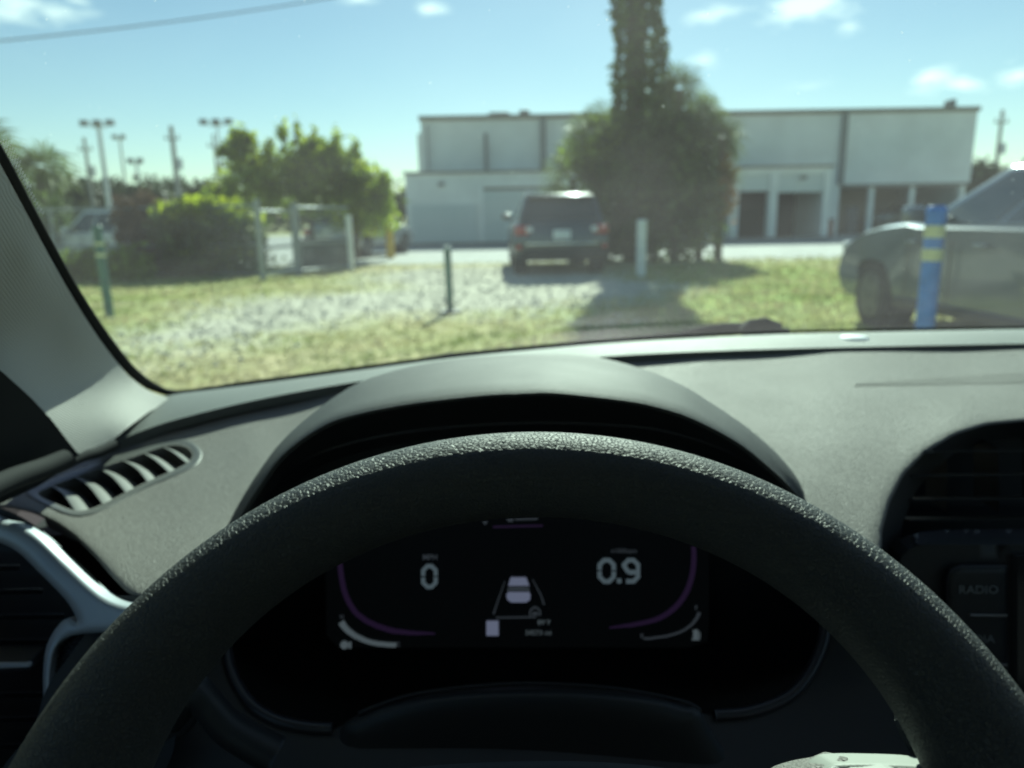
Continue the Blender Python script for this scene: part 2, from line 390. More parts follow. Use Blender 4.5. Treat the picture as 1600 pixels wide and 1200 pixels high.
# ================================================================== OUTSIDE
# ------------------------------------------------------------------ ground
def ground_mat():
    m, nt, N, L, b = nodes('grass_and_gravel_ground'); b.inputs['Roughness'].default_value = 0.95; b.inputs['Specular IOR Level'].default_value = 0.15
    tc = N.new('ShaderNodeTexCoord')
    def nz(s, d=5):
        n = N.new('ShaderNodeTexNoise'); n.inputs['Scale'].default_value = s; n.inputs['Detail'].default_value = d; L.new(tc.outputs['Object'], n.inputs[0]); return n.outputs[0]
    def mix(f, a, c):
        x = N.new('ShaderNodeMix'); x.data_type = 'RGBA'
        if isinstance(f, float): x.inputs[0].default_value = f
        else: L.new(f, x.inputs[0])
        for i, q in ((6, a), (7, c)):
            if isinstance(q, tuple): x.inputs[i].default_value = (*q, 1)
            else: L.new(q, x.inputs[i])
        return x.outputs[2]
    def rng(s, a, c):
        r = N.new('ShaderNodeMapRange'); r.inputs[1].default_value = a; r.inputs[2].default_value = c; L.new(s, r.inputs[0]); return r.outputs[0]
    at = N.new('ShaderNodeAttribute'); at.attribute_name = 'cover'
    sp = N.new('ShaderNodeSeparateColor'); L.new(at.outputs['Color'], sp.inputs[0])
    dry = mix(rng(nz(2.2), .35, .65), (0.50, 0.41, 0.22), (0.36, 0.34, 0.14))
    green = mix(rng(nz(3.1), .35, .65), (0.19, 0.28, 0.05), (0.36, 0.40, 0.08))
    grav = mix(rng(nz(26, 8), .35, .65), (0.46, 0.43, 0.34), (0.60, 0.56, 0.45))
    grass = mix(sp.outputs[1], dry, green)
    grass = mix(rng(nz(14, 6), .55, .8), grass, (0.20, 0.20, 0.10))
    c = mix(sp.outputs[0], grass, grav)
    L.new(c, b.inputs['Base Color'])
    bp = N.new('ShaderNodeBump'); bp.inputs['Distance'].default_value = 0.008; bp.inputs['Strength'].default_value = .3; L.new(nz(18, 6), bp.inputs['Height']); L.new(bp.outputs[0], b.inputs['Normal'])
    return m
def blob(x, y, cx, cy, rx, ry): return math.exp(-(((x-cx)/rx)**2+((y-cy)/ry)**2))
def cover(x, y):
    """share of bare gravel, share of green among the grass"""
    n1 = noise.noise(Vector((x*0.55, y*0.55, 0))); n2 = noise.noise(Vector((x*1.7, y*1.7, 5))); n3 = noise.noise(Vector((x*0.3, y*0.3, 9)))
    g = 1.1*blob(x, y, -1.9, 11.0, 3.4, 1.9)+.95*blob(x, y, 1.2, 12.3, 2.2, 1.6)+.9*blob(x, y, -3.4, 8.2, 1.5, 2.2)+.7*blob(x, y, -1.5, 15.5, 2.4, 2.8)+.9*blob(x, y, .6, 15, 2.4, 2.2)+.7*blob(x, y, -.6, 17.8, 3.2, 2.4)+.35*blob(x, y, 0.6, 8.6, 1.6, .8)
    g += .55*blob(x, y, 5.0, 18.9, 3.5, .9)
    g = g*1.3-.42+.34*n1+.3*n2
    if y > 19: g += (y-19)*.25
    gr = .36+.55*n3+.3*n1+1.4*blob(x, y, 4.9, 13.4, 2.6, 4.2)+.7*blob(x, y, -6, 15.6, 3.5, 1.8)+.35*blob(x, y, 1.0, 8, 1.6, 1.6)-.7*blob(x, y, -2.4, 5.6, 2.4, 1.3)-.15*blob(x, y, 2.4, 8.3, 1.4, 1.2)-.5*blob(x, y, -2.6, 19, 2.5, 3)
    return min(max(g, 0), 1), min(max(gr, 0), 1)
def build_ground():
    xs = np.r_[-2000, -300, -60, np.arange(-16, 16.01, .17), 60, 300, 2000]; ys = np.r_[-2000, -200, -20, 0, np.arange(3, 24.01, .17), 40, 120, 500, 2500]
    V = [(x, y, 0) for y in ys for x in xs]; nx = len(xs)
    F = [(j*nx+i, j*nx+i+1, (j+1)*nx+i+1, (j+1)*nx+i) for j in range(len(ys)-1) for i in range(nx-1)]
    o = meshobj('ground', V, F, ground_mat(), kind='structure')
    ca = o.data.color_attributes.new('cover', 'FLOAT_COLOR', 'POINT'); arr = np.zeros((len(V), 4), np.float32); arr[:, 3] = 1
    for i, (x, y, z) in enumerate(V):
        if -17 < x < 17 and 2 < y < 25: arr[i, :2] = cover(x, y)
        else: arr[i, :2] = (.25, .5)
    ca.data.foreach_set('color', arr.ravel())
build_ground()
M['road'] = mat('worn_pale_asphalt', (0.36, 0.36, 0.34), 0.9, vary=.14, vscale=1.2, bump=.3, bscale=60)
M['apron'] = mat('grey_concrete_apron', (0.30, 0.30, 0.29), 0.9, vary=.1, vscale=2)
meshobj('road', [(-60, 20.6, .004), (-9, 20.4, .004), (1, 20.2, .004), (6, 19.6, .004), (70, 19.4, .004), (70, 31, .004), (-60, 31, .004)], [tuple(range(7))], M['road'], kind='structure')
meshobj('concrete_apron', [(-30, 31, .004), (70, 31, .004), (70, 60, .004), (-30, 60, .004)], [(0, 1, 2, 3)], M['apron'], kind='structure')

def scatter_grass():
    P = []
    n = 0
    while len(P) < 26000 and n < 150000:
        n += 1; y = 3.6+RNG.random()**1.6*17; x = (RNG.random()-.5)*2*(1.5+y*.8)
        g, gr = cover(x, y)
        if RNG.random() < (1-g)**1.5: P.append((x, y, gr))
    P = np.array(P); k = len(P); V = []
    per = 3
    for j in range(per):
        h = (.02+.035*RNG.random(k))*(0.6+.9*P[:, 2]); a = RNG.random(k)*2*math.pi; w = .006+.008*RNG.random(k)+P[:, 1]*.0006
        ox, oy = P[:, 0]+RNG.normal(0, .03, k), P[:, 1]+RNG.normal(0, .03, k); lx, ly = RNG.normal(0, .03, k), RNG.normal(0, .03, k)
        A = np.c_[ox-np.cos(a)*w, oy-np.sin(a)*w, np.zeros(k)]; B = np.c_[ox+np.cos(a)*w, oy+np.sin(a)*w, np.zeros(k)]; T = np.c_[ox+lx, oy+ly, h]
        V.append(np.stack([A, B, T], 1).reshape(-1, 3))
    gm = mat('grass_blades', (0.24, 0.29, 0.06), 0.7, col2=(0.52, 0.43, 0.24), vscale=1.1, trans=.35, island=.35)
    fastmesh('grass', np.vstack(V), 3, gm, kind='stuff')
    Q = []
    while len(Q) < 5000:
        y = 5+RNG.random()*14; x = (RNG.random()-.5)*2*(1.5+y*.7); g, _ = cover(x, y)
        if RNG.random() < g: Q.append((x, y))
    Q = np.array(Q); k = len(Q); r = .012+.028*RNG.random(k)**2; ph = RNG.random(k)*6.28
    ring = [np.c_[Q[:, 0]+r*np.cos(ph+i*1.57), Q[:, 1]+r*np.sin(ph+i*1.57)*.8, r*.15+RNG.random(k)*r*.2] for i in range(4)]
    top = np.c_[Q[:, 0]+RNG.normal(0, .004, k), Q[:, 1], r*.95]
    V = np.concatenate([np.stack([ring[i], ring[(i+1) % 4], top], 1).reshape(-1, 3) for i in range(4)])
    fastmesh('gravel', V, 3, mat('limestone_gravel', (0.48, 0.45, 0.37), 0.7, vary=.2, vscale=30, island=.3), kind='stuff')
scatter_grass()

# ------------------------------------------------------------------ warehouse
M['wall'] = mat('off_white_metal_cladding', (0.74, 0.75, 0.73), 0.7, col2=(0.86, 0.87, 0.85), vscale=.55, bump=.2, bscale=3)
M['wall2'] = mat('off_white_render', (0.82, 0.83, 0.80), 0.8, vary=.05, vscale=1.5)
M['trim'] = mat('weathered_brown_trim', (0.24, 0.22, 0.19), 0.7)
M['pipe'] = mat('grey_downpipe', (0.20, 0.21, 0.21), 0.6)
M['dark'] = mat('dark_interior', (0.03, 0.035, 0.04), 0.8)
M['shutter'] = mat('roller_shutter', (0.66, 0.70, 0.69), 0.6)
M['shutter2'] = mat('grey_green_door', (0.60, 0.66, 0.65), 0.6)
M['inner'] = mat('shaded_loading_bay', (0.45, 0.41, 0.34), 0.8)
def warehouse():
    b = thing('warehouse', 'long off-white metal warehouse with low annex and open loading doors beyond the road', 'building', (10, 38, 0))
    ox, oy = 10, 38
    def P(c): return (c[0]-ox, c[1]-oy, c[2])
    def box(name, x0, x1, y0, y1, z0, z1, m, bev=0, par=None, kind=None):
        return MB().box(P(((x0+x1)/2, (y0+y1)/2, (z0+z1)/2)), (x1-x0, y1-y0, z1-z0)).build(name, m, par or b, bevel=bev, kind=kind)
    xl, xr, xp = -4.25, 22.95, 16.5
    H = 5.95
    # main hall, upper storey; right part hangs over an open bay
    box('wall', xl, xp, 38, 52, 0, H, M['wall'])
    box('wall', xp, xr, 38, 52, 2.43, H-.003, M['wall'])
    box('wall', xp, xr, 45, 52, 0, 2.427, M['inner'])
    box('wall', -4.5, xl, 38.6, 51.9, 0, 5.3, M['wall']); box('wall', xr, xr+.35, 39, 51.9, 0, 5.1, M['wall'])
    # standing seams of the cladding
    for x in np.arange(xl+.5, xr-.1, .5): box('seam', x-.012, x+.012, 37.988, 38, 2.5 if x > xp else 3.25, H-.05, M['wall'])
    box('roof_trim', xl-.08, xr+.08, 37.9, 38, H-.12, H+.1, M['trim']); box('roof', xl-.08, xr+.08, 38, 52.1, H, H+.08, M['trim'])
    box('overhang_trim', xp, xr, 37.93, 38, 2.35, 2.48, M['trim'])
    for x in (1.72, 16.45): box('downpipe', x-.13, x+.13, 37.8, 37.95, 3.2 if x < 5 else 2.5, H-.1, M['pipe'])
    box('downpipe', -1.15, -1.0, 37.8, 37.95, 3.2, 5.2, M['pipe'])
    for x in (18.17, 20.2, 22.7): box('bay_post', x-.12, x+.12, 38.1, 38.34, 0, 2.43, M['wall2'])
    for x, w, h in ((-.9, 1.0, .22), (.6, .5, .3), (21.9, .25, .45)): box('roof_vent', x, x+w, 38.5, 39.2, H+.08, H+.08+h, M['pipe'], .03)
    # annex in front
    ax0, ax1, ay, AH = -4.45, 13.95, 33, 3.05
    d1, d2 = (9.98, 11.31), (11.66, 13.64)
    box('annex_wall', ax0, d1[0], ay, 37.8, 0, AH, M['wall2'])
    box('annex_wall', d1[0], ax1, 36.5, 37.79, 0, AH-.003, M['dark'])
    for x0, x1 in ((d1[1], d2[0]), (d2[1], ax1)): box('door_pier', x0, x1, ay, ay+.4, 0, AH-.003, M['wall2'])
    box('lintel', d1[0], d1[1], ay+.003, ay+.4, 2.8, AH-.003, M['wall2']); box('lintel', d2[0], d2[1], ay+.003, ay+.4, 2.8, AH-.003, M['wall2'])
    box('annex_roof', ax0-.08, ax1+.08, ay-.1, 37.7, AH, AH+.1, M['trim'])
    box('annex_side', ax1-.2, ax1, ay+.4, 36.5, 0, AH-.003, M['wall2'])
    for (x0, x1), z in ((d1, 2.1), (d2, 2.03)):
        s = box('door', x0+.003, x1-.003, ay+.12, ay+.2, z, 2.797, M['shutter'])
        for k in range(5): 
            q = MB().box(P(((x0+x1)/2, ay+.11, z+.07+k*(2.72-z)/5)), (x1-x0-.05, .02, .05)).build('slat', M['shutter'], s)
    # closed roller door and boarded panel of the left part
    f = box('door', -1.1, 2.1, ay-.05, ay, 0, 2.32, M['shutter2'])
    for k in range(11): MB().box(P((.5, ay-.062, .1+k*.2)), (3.1, .024, .15)).build('slat', M['shutter2'], f)
    box('door_frame', -1.25, -1.1, ay-.08, ay, 0, 2.45, M['wall']); box('door_frame', 2.1, 2.25, ay-.08, ay, 0, 2.45, M['wall']); box('door_frame', -1.1, 2.1, ay-.08, ay, 2.32, 2.45, M['trim'])
    f = box('door', -4.25, -1.4, ay-.05, ay, 0, 1.76, M['shutter2'])
    for k in range(6): MB().box(P((-4.02+k*.475, ay-.062, .88)), (.42, .024, 1.6)).build('panel', M['shutter2'], f)
    box('base_kerb', ax0-.05, ax1+.05, ay-.35, ay-.1, 0, .14, M['pipe'])
    box('conduit', -3.95, -3.9, 37.8, 37.9, 3.3, 5.6, M['pipe'])
    for x in (-2.9, 7.2, 12.7): 
        q = box('wall_lamp', x-.12, x+.12, ay-.18, ay, 2.55, 2.7, M['pipe'], .02)
    box('meter_box', 8.6, 9.1, ay-.16, ay, .8, 1.6, M['pipe'], .02); box('drain_pipe', 9.45, 9.55, ay-.1, ay, 0, 2.95, M['pipe'])
    for x in (3.1, 3.9): box('bollard_stub', x, x+.12, ay-.5, ay-.38, 0, .9, M['trim'], .02)
    return b
warehouse()
def bay_stuff():
    for i, (x, w, h, c, lab) in enumerate(((15.3, .9, .8, (0.25, 0.08, 0.05), 'low rust red crate standing against the warehouse wall between the doors and the bay'), (17.7, .5, 1.4, (0.10, 0.12, 0.13), 'tall dark locker standing at the left end of the open loading bay'))):
        t = thing('storage_crate' if i == 0 else 'storage_locker', lab, 'crate' if i == 0 else 'locker', (x, 36.9 if i == 0 else 39.2, 0))
        m = mat('crate_paint', c, .7, vary=.3, vscale=5)
        MB().box((0, 0, h/2), (w, .5, h)).build('body', m, t, bevel=.02); MB().box((0, 0, h+.02), (w+.06, .56, .04)).build('lid', M['dark'], t)
        for k in (-1, 1): MB().box((k*w*.3, -.262, h/2), (.06, .024, h*.9)).build('batten', m, t)
bay_stuff()

# ------------------------------------------------------------------ vehicles
M['tyre'] = mat('tyre_rubber', (0.02, 0.02, 0.02), 0.85); M['rim'] = mat('alloy_rim', (0.12, 0.125, 0.13), 0.4, metal=.6)
M['cglass'] = mat('dark_car_glass', (0.035, 0.05, 0.055), 0.06, spec=1.0, metal=.15)
M['red'] = mat('red_lamp', (0.35, 0.02, 0.015), 0.2, coat=.6); M['lampw'] = mat('clear_lamp', (0.6, 0.6, 0.62), 0.15, coat=.6)
M['plate'] = mat('number_plate', (0.70, 0.73, 0.74), 0.5); M['chrome'] = mat('chrome', (0.7, 0.7, 0.7), 0.12, metal=1)
M['trimblk'] = mat('black_car_trim', (0.025, 0.025, 0.027), 0.55)
def vehicle(name, label, cat, loc, rz, paint, L=4.7, Wd=1.9, Hh=1.68, belt=1.02, hoodz=1.0, sedan=False, group=None):
    """origin under the middle, nose towards +Y"""
    t = thing(name, label, cat, loc, rz, group)
    h = Wd/2; y0, y1 = -L/2, L/2; wr = .35; wy = (y0+.86, y1-.86); sill = .30
    prof = [(y0+.02, .42), (y0, .62), (y0+.02, .9), (y0+.08, belt-.02), (y0+.25, belt+.02)]
    prof += [(y, belt+.03-.02*abs(y)/L) for y in np.linspace(y0+.6, y1-1.55, 6)]
    prof += [(y1-1.35, hoodz+.05), (y1-.9, hoodz+.01), (y1-.45, hoodz-.06), (y1-.18, hoodz-.17), (y1-.04, hoodz-.34), (y1, .55), (y1-.05, .38)]
    def arch(cy): return [(cy+(wr+.06)*math.cos(a), max(sill, .35+(wr+.06)*math.sin(a))) for a in np.linspace(-.12, math.pi+.12, 13)]
    low = arch(wy[1])+arch(wy[0]); prof = prof+[(y1-.2, sill)]+low+[(y0+.12, sill)]
    mb = MB(); rings = []
    for s, ins, drop in ((-h+.10, .10, .05), (-h+.03, .03, .015), (-h, 0, 0), (-h, 0, 0), (h, 0, 0), (h-.03, .03, .015), (h-.10, .10, .05)): rings.append((s, ins, drop))
    # shell: rings across the width, ends tucked in for a rounded flank
    secs = [(-h+.0, .035), (-h-.0, .0)]
    xs = [(-h, .06, .09), (-h+.0, .0, .0)]
    V = []; n = len(prof); F = []
    lay = [(-(h-.03), .0), (-(h-.0), .0), (-(h-.05), .0)]
    def yscale(y, x):   # plan-view rounding of nose and tail
        k = (abs(x)/h)**3; return y*(1-.05*k) if abs(y) > L/2-.5 else y
    def xtuck(z, x):    # tumble towards sill and belt
        k = 0.0
        if z > .85: k = (z-.85)*.22
        if z < .5: k = (.5-z)*.18
        return x*(1-k/h) if abs(x) > h-.2 else x
    cols = [-h, -h+.07, -h+.25, -h*.4, 0, h*.4, h-.25, h-.07, h]
    for x in cols:
        for (y, z) in prof:
            e = max(0, (abs(x)-(h-.08))/.08); zz = z-(.035*e if z > .7 else 0)
            V.append((xtuck(zz, x), yscale(y, x), zz+(.03*(1-(x/h)**2) if z > .8 else 0)))
    for c in range(len(cols)-1):
        for i in range(n):
            j = (i+1) % n; F.append((c*n+i, c*n+j, (c+1)*n+j, (c+1)*n+i))
    F += [tuple(range(n-1, -1, -1)), tuple((len(cols)-1)*n+i for i in range(n))]
    o = meshobj('body', V, F, paint, t, smooth=True); bm = bmesh.new(); bm.from_mesh(o.data); bmesh.ops.triangulate(bm, faces=[f for f in bm.faces if len(f.verts) > 6]); bmesh.ops.recalc_face_normals(bm, faces=bm.faces); bm.to_mesh(o.data); bm.free()
    o.data.set_sharp_from_angle(angle=R_(35))
    # greenhouse
    zb, zt = belt-.01, Hh; hb, ht = h-.09, h-.26
    yb0, yb1 = (y0+.12, y1-1.35) if not sedan else (y0+.75, y1-1.45)
    yt0, yt1 = (y0+.42, y1-2.45) if not sedan else (y0+1.3, y1-2.1)
    def gp(u, v, s):     # u 0 rear..1 front, v 0 belt..1 roof, s side
        y = (yb0+(yb1-yb0)*u)*(1-v)+(yt0+(yt1-yt0)*u)*v; x = (hb*(1-v)+ht*v)*s; return np.array([x, y, zb+(zt-zb)*v])
    mb = MB(); mb.hull([gp(0, 0, -1), gp(0, 0, 1), gp(1, 0, 1), gp(1, 0, -1)], [gp(0, 1, -1), gp(0, 1, 1), gp(1, 1, 1), gp(1, 1, -1)])
    mb.build('cabin', paint, t, bevel=.06, seg=3)
    r = MB().box((0, (yt0+yt1)/2, zt+.012), (2*ht-.1, yt1-yt0-.1, .035)).build('roof', paint, t, bevel=.015)
    if not sedan:
        for s in (-1, 1): tube('roof_rail', [(s*(ht-.06), yt0+.1, zt+.03), (s*(ht-.06), yt0+.25, zt+.075), (s*(ht-.06), yt1-.2, zt+.075), (s*(ht-.06), yt1-.05, zt+.02)], .017, M['chrome'], t, 8)
    def pane(name, cs, push):
        c = np.array(cs); nn = np.cross(c[1]-c[0], c[2]-c[0]); nn /= np.linalg.norm(nn); 
        if nn@(c.mean(0)-np.array([0, 0, 1.0])) < 0: nn = -nn
        A = [tuple(p+nn*push) for p in c]; B = [tuple(p-nn*.02) for p in c]
        MB().hull(B, A).build(name, M['cglass'], t)
    for s in (-1, 1):
        for u0, u1 in ((.06, .28), (.31, .60), (.63, .93)):
            pane('side_window', [gp(u0, .12, s), gp(u1, .12, s), gp(u1 if u1 < .9 else .90, .88, s), gp(u0 if u0 > .1 else .1, .88, s)], .006)
    def face(u, a, v): p = gp(u, v, 1); return np.array([p[0]*a, p[1], p[2]])
    pane('rear_window', [face(0, -.86, .14), face(0, .86, .14), face(0, .84, .84), face(0, -.84, .84)], .006)
    pane('windscreen', [face(1, -.9, .08), face(1, .9, .08), face(1, .88, .9), face(1, -.88, .9)], .006)
    for s in (-1, 1):
        for cy in wy:
            w = MB().cyl((s*(h-.24), cy, wr), (s*(h-.015), cy, wr), wr, seg=24).build('wheel', M['tyre'], t, bevel=.02)
            MB().cyl((s*(h-.03), cy, wr), (s*(h-.006), cy, wr), .235, seg=20).build('rim', M['rim'], w)
            sp = MB()
            for k in range(5):
                a = k*2*math.pi/5; c, q = math.cos(a), math.sin(a); sp.box((s*(h+.002), cy+c*.12, wr+q*.12), (.012, .05+.15*abs(c), .05+.15*abs(q)))
            sp.build('wheel_spokes', M['rim'], w)
            MB().cyl((s*(h-.10), cy, wr), (s*(h-.3), cy, wr), wr+.05, seg=18).build('wheel_arch', M['dark'], w)
        lamp = MB().box((s*(h-.17), y0+.055, belt-.16), (.30, .12, .20), rz=-s*.15).build('tail_light', M['red'], t, bevel=.02)
        MB().box((s*(h-.32), y0+.04, belt-.15), (.14, .10, .12)).build('reversing_lens', M['lampw'], lamp, bevel=.01)
        MB().box((s*(h-.1), y0+.03, .60), (.12, .07, .10)).build('reflector', M['red'], t, bevel=.01)
        MB().box((s*(h-.20), y1-.17, hoodz-.24), (.34, .16, .13), rz=s*.35).build('headlight', M['lampw'], t, bevel=.03)
        mr = MB().box((s*(h+.09), yb1-.35, belt+.12), (.20, .10, .15)).build('door_mirror', paint, t, bevel=.03)
        MB().box((s*(h-.02), yb1-.35, belt+.06), (.12, .05, .04)).build('mirror_arm', M['trimblk'], mr)
        for yy in (-.25, .75): MB().box((s*(h-.005), yy, belt-.14), (.03, .16, .03)).build('door_handle', paint, t, bevel=.008)
        for yy in (yb1-.15, .12, -.95): MB().box((s*(h-.0), yy, .68), (.008, .012, .55)).build('door_seam', M['trimblk'], t)
        MB().box((s*(h-.02), 0, .33), (.05, wy[1]-wy[0]-.9, .09)).build('sill_trim', M['trimblk'], t, bevel=.01)
    MB().box((0, y0+.01, .44), (Wd-.3, .10, .16)).build('rear_bumper', M['trimblk'], t, bevel=.03)
    MB().box((0, y0-.012, .66), (Wd-.5, .03, .03)).build('tailgate_trim', M['chrome'], t, bevel=.005)
    p = MB().box((0, y0-.008, .84), (.36, .03, .19)).build('number_plate', M['plate'], t, bevel=.006)
    MB().box((0, y1-.035, .62), (Wd-.7, .06, .2)).build('grille', M['trimblk'], t, bevel=.02)
    MB().box((0, y1-.01, .42), (Wd-.25, .08, .14)).build('front_bumper', M['trimblk'], t, bevel=.03)
    if not sedan:
        a = gp(0, 1, 0); MB().box((0, a[1]-.02, zt-.02), (2*ht-.15, .26, .04)).build('spoiler', paint, t, bevel=.012)
    return t
def paint(name, c, metal=.5, rough=.32): return mat(name, c, rough, metal=metal, coat=.7)
P_dark = paint('dark_grey_paint', (0.07, 0.08, 0.09)); P_grey = paint('blue_grey_metallic', (0.13, 0.16, 0.20), .35, .22); P_white = paint('white_paint', (0.75, 0.76, 0.76), 0, .3); P_silver = paint('silver_paint', (0.45, 0.47, 0.48))
vehicle('parked_suv', 'dark grey SUV seen from behind, parked on gravel before the warehouse', 'suv', (1.02, 17.9, 0), R_(1.5), P_dark, L=4.75, Wd=1.98, Hh=1.64, belt=1.10)
vehicle('parked_suv', 'grey SUV seen from its left flank, parked close by behind the blue marker post', 'suv', (4.86, 6.5, 0), R_(2), P_grey, L=4.6, Wd=1.95, Hh=1.58, belt=1.06, hoodz=1.06)
vehicle('parked_car', 'white car parked far left behind the bushes and green post', 'car', (-10.3, 19.6, 0), R_(76), P_white, L=4.6, Wd=1.8, Hh=1.55, belt=.95, sedan=True)
vehicle('parked_car', 'silver car parked behind the end of the chain link fence', 'car', (-5.0, 25.8, 0), R_(-18), P_silver, L=4.5, Wd=1.8, Hh=1.62, belt=1.0)
vehicle('parked_car', 'dark car standing in the shade of the open loading bay', 'car', (21.4, 41.3, 0), R_(85), P_dark, L=4.5, Wd=1.8, Hh=1.5, belt=.95, sedan=True)
vehicle('parked_car', 'pale car at the roadside beside the left corner of the warehouse', 'car', (-7.4, 36, 0), R_(80), P_white, L=4.5, Wd=1.8, Hh=1.5, belt=.95, sedan=True)

# ------------------------------------------------------------------ vegetation
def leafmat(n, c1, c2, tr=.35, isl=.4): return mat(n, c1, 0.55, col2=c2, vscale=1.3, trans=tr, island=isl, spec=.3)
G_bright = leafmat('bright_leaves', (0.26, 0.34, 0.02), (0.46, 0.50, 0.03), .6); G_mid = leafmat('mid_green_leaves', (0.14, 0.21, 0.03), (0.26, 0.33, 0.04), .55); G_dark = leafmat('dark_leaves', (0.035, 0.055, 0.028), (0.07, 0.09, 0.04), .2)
G_vine = leafmat('vine_leaves', (0.07, 0.11, 0.035), (0.14, 0.19, 0.055), .4); G_palm = leafmat('palm_fronds', (0.08, 0.12, 0.04), (0.20, 0.24, 0.08), .4); G_rust = leafmat('dry_reddish_leaves', (0.10, 0.06, 0.045), (0.16, 0.10, 0.06), .25)
M['bark'] = mat('bark', (0.14, 0.11, 0.08), 0.9, vary=.3, vscale=12, bump=.5, bscale=30)
def leaves(name, blobs, size, m, parent, origin, density=1.0, kind=None):
    """leaf-sized faces through several uneven lobes"""
    Vs = []
    for (c, r, n) in blobs:
        n = int(n*density); d = RNG.normal(size=(n, 3)); d /= np.linalg.norm(d, axis=1)[:, None]
        rad = RNG.random(n)**.45; q = np.array([noise.noise(Vector(tuple(v*2.3+np.array(c)))) for v in d]); rad = rad*(1+.55*q)
        P = np.array(c)+d*rad[:, None]*np.array(r); P[:, 2] = np.maximum(P[:, 2], .03)
        a = RNG.normal(size=(n, 3)); a /= np.linalg.norm(a, axis=1)[:, None]; b = np.cross(a, RNG.normal(size=(n, 3))); b /= np.linalg.norm(b, axis=1)[:, None]
        s = size*(.6+.8*RNG.random(n))[:, None]
        Vs.append(np.stack([P-a*s, P+b*s*.45, P+a*s, P-b*s*.45], 1).reshape(-1, 3))
    return fastmesh(name, np.vstack(Vs)-np.array(origin), 4, m, parent, kind)
def tree(name, label, cat, x, y, blobs, size, m, trunk_h, tr=.09, limbs=4, group=None, m2=None):
    t = thing(name, label, cat, (x, y, 0), group=group)
    mb = MB(); mb.cyl((0, 0, 0), (0, 0, trunk_h), tr, tr*.6, 10)
    for (c, r, n) in blobs[:limbs+1]: mb.cyl((0, 0, trunk_h*.75), (c[0], c[1], c[2]), tr*.5, tr*.15, 7)
    mb.build('trunk', M['bark'], t)
    leaves('crown', blobs, size, m, t, (0, 0, 0), .62 if 'bushy' in name else 1)
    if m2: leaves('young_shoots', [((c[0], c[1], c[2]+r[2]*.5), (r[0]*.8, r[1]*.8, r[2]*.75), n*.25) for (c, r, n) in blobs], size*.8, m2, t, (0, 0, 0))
    return t
def frond_fan(c, up, size, n=15):
    """one fan-palm leaf as thin pointed leaflets"""
    up = up/np.linalg.norm(up); s = np.cross(up, RNG.normal(size=3)); s /= np.linalg.norm(s); out = []
    nrm = np.cross(up, s)
    for k in range(n):
        a = (k/(n-1)-.5)*math.pi*1.35; d = up*math.cos(a)+s*math.sin(a)+nrm*.15*math.cos(2*a); L = size*(.75+.35*math.cos(a*.7))*(.85+.3*RNG.random()); w = size*.035
        side = np.cross(d, nrm); side /= np.linalg.norm(side)+1e-9; tip = c+d*L-np.array([0, 0, 1])*L*.28; mid = c+d*L*.55
        out += [c, mid+side*w, tip, mid-side*w]
    return out
def palm_heads(heads, origin):
    V = []
    for (c, r, n, size) in heads:
        for _ in range(n):
            d = RNG.normal(size=3); d[2] = d[2]*.8+.25; d /= np.linalg.norm(d); p = np.array(c)+d*r*(.55+.45*RNG.random()); V += frond_fan(p, d+np.array([0, 0, .1]), size)
    return np.array(V)-np.array(origin)
def bare_leaf_column(x, y, z0, z1, r, n, size):
    z = z0+RNG.random(n)*(z1-z0); a = RNG.random(n)*6.283
    rr = np.array([r*(.9+.35*noise.noise(Vector((math.cos(t)*1.5, math.sin(t)*1.5, q*.9)))) for t, q in zip(a, z)])+RNG.normal(0, .06, n)
    P = np.c_[x+rr*np.cos(a), y+rr*np.sin(a), z]; u = RNG.normal(size=(n, 3)); u /= np.linalg.norm(u, axis=1)[:, None]; b = np.cross(u, RNG.normal(size=(n, 3))); b /= np.linalg.norm(b, axis=1)[:, None]; s = size*(.5+RNG.random(n))[:, None]
    return np.stack([P-u*s, P+b*s*.5, P+u*s, P-b*s*.5], 1).reshape(-1, 3)
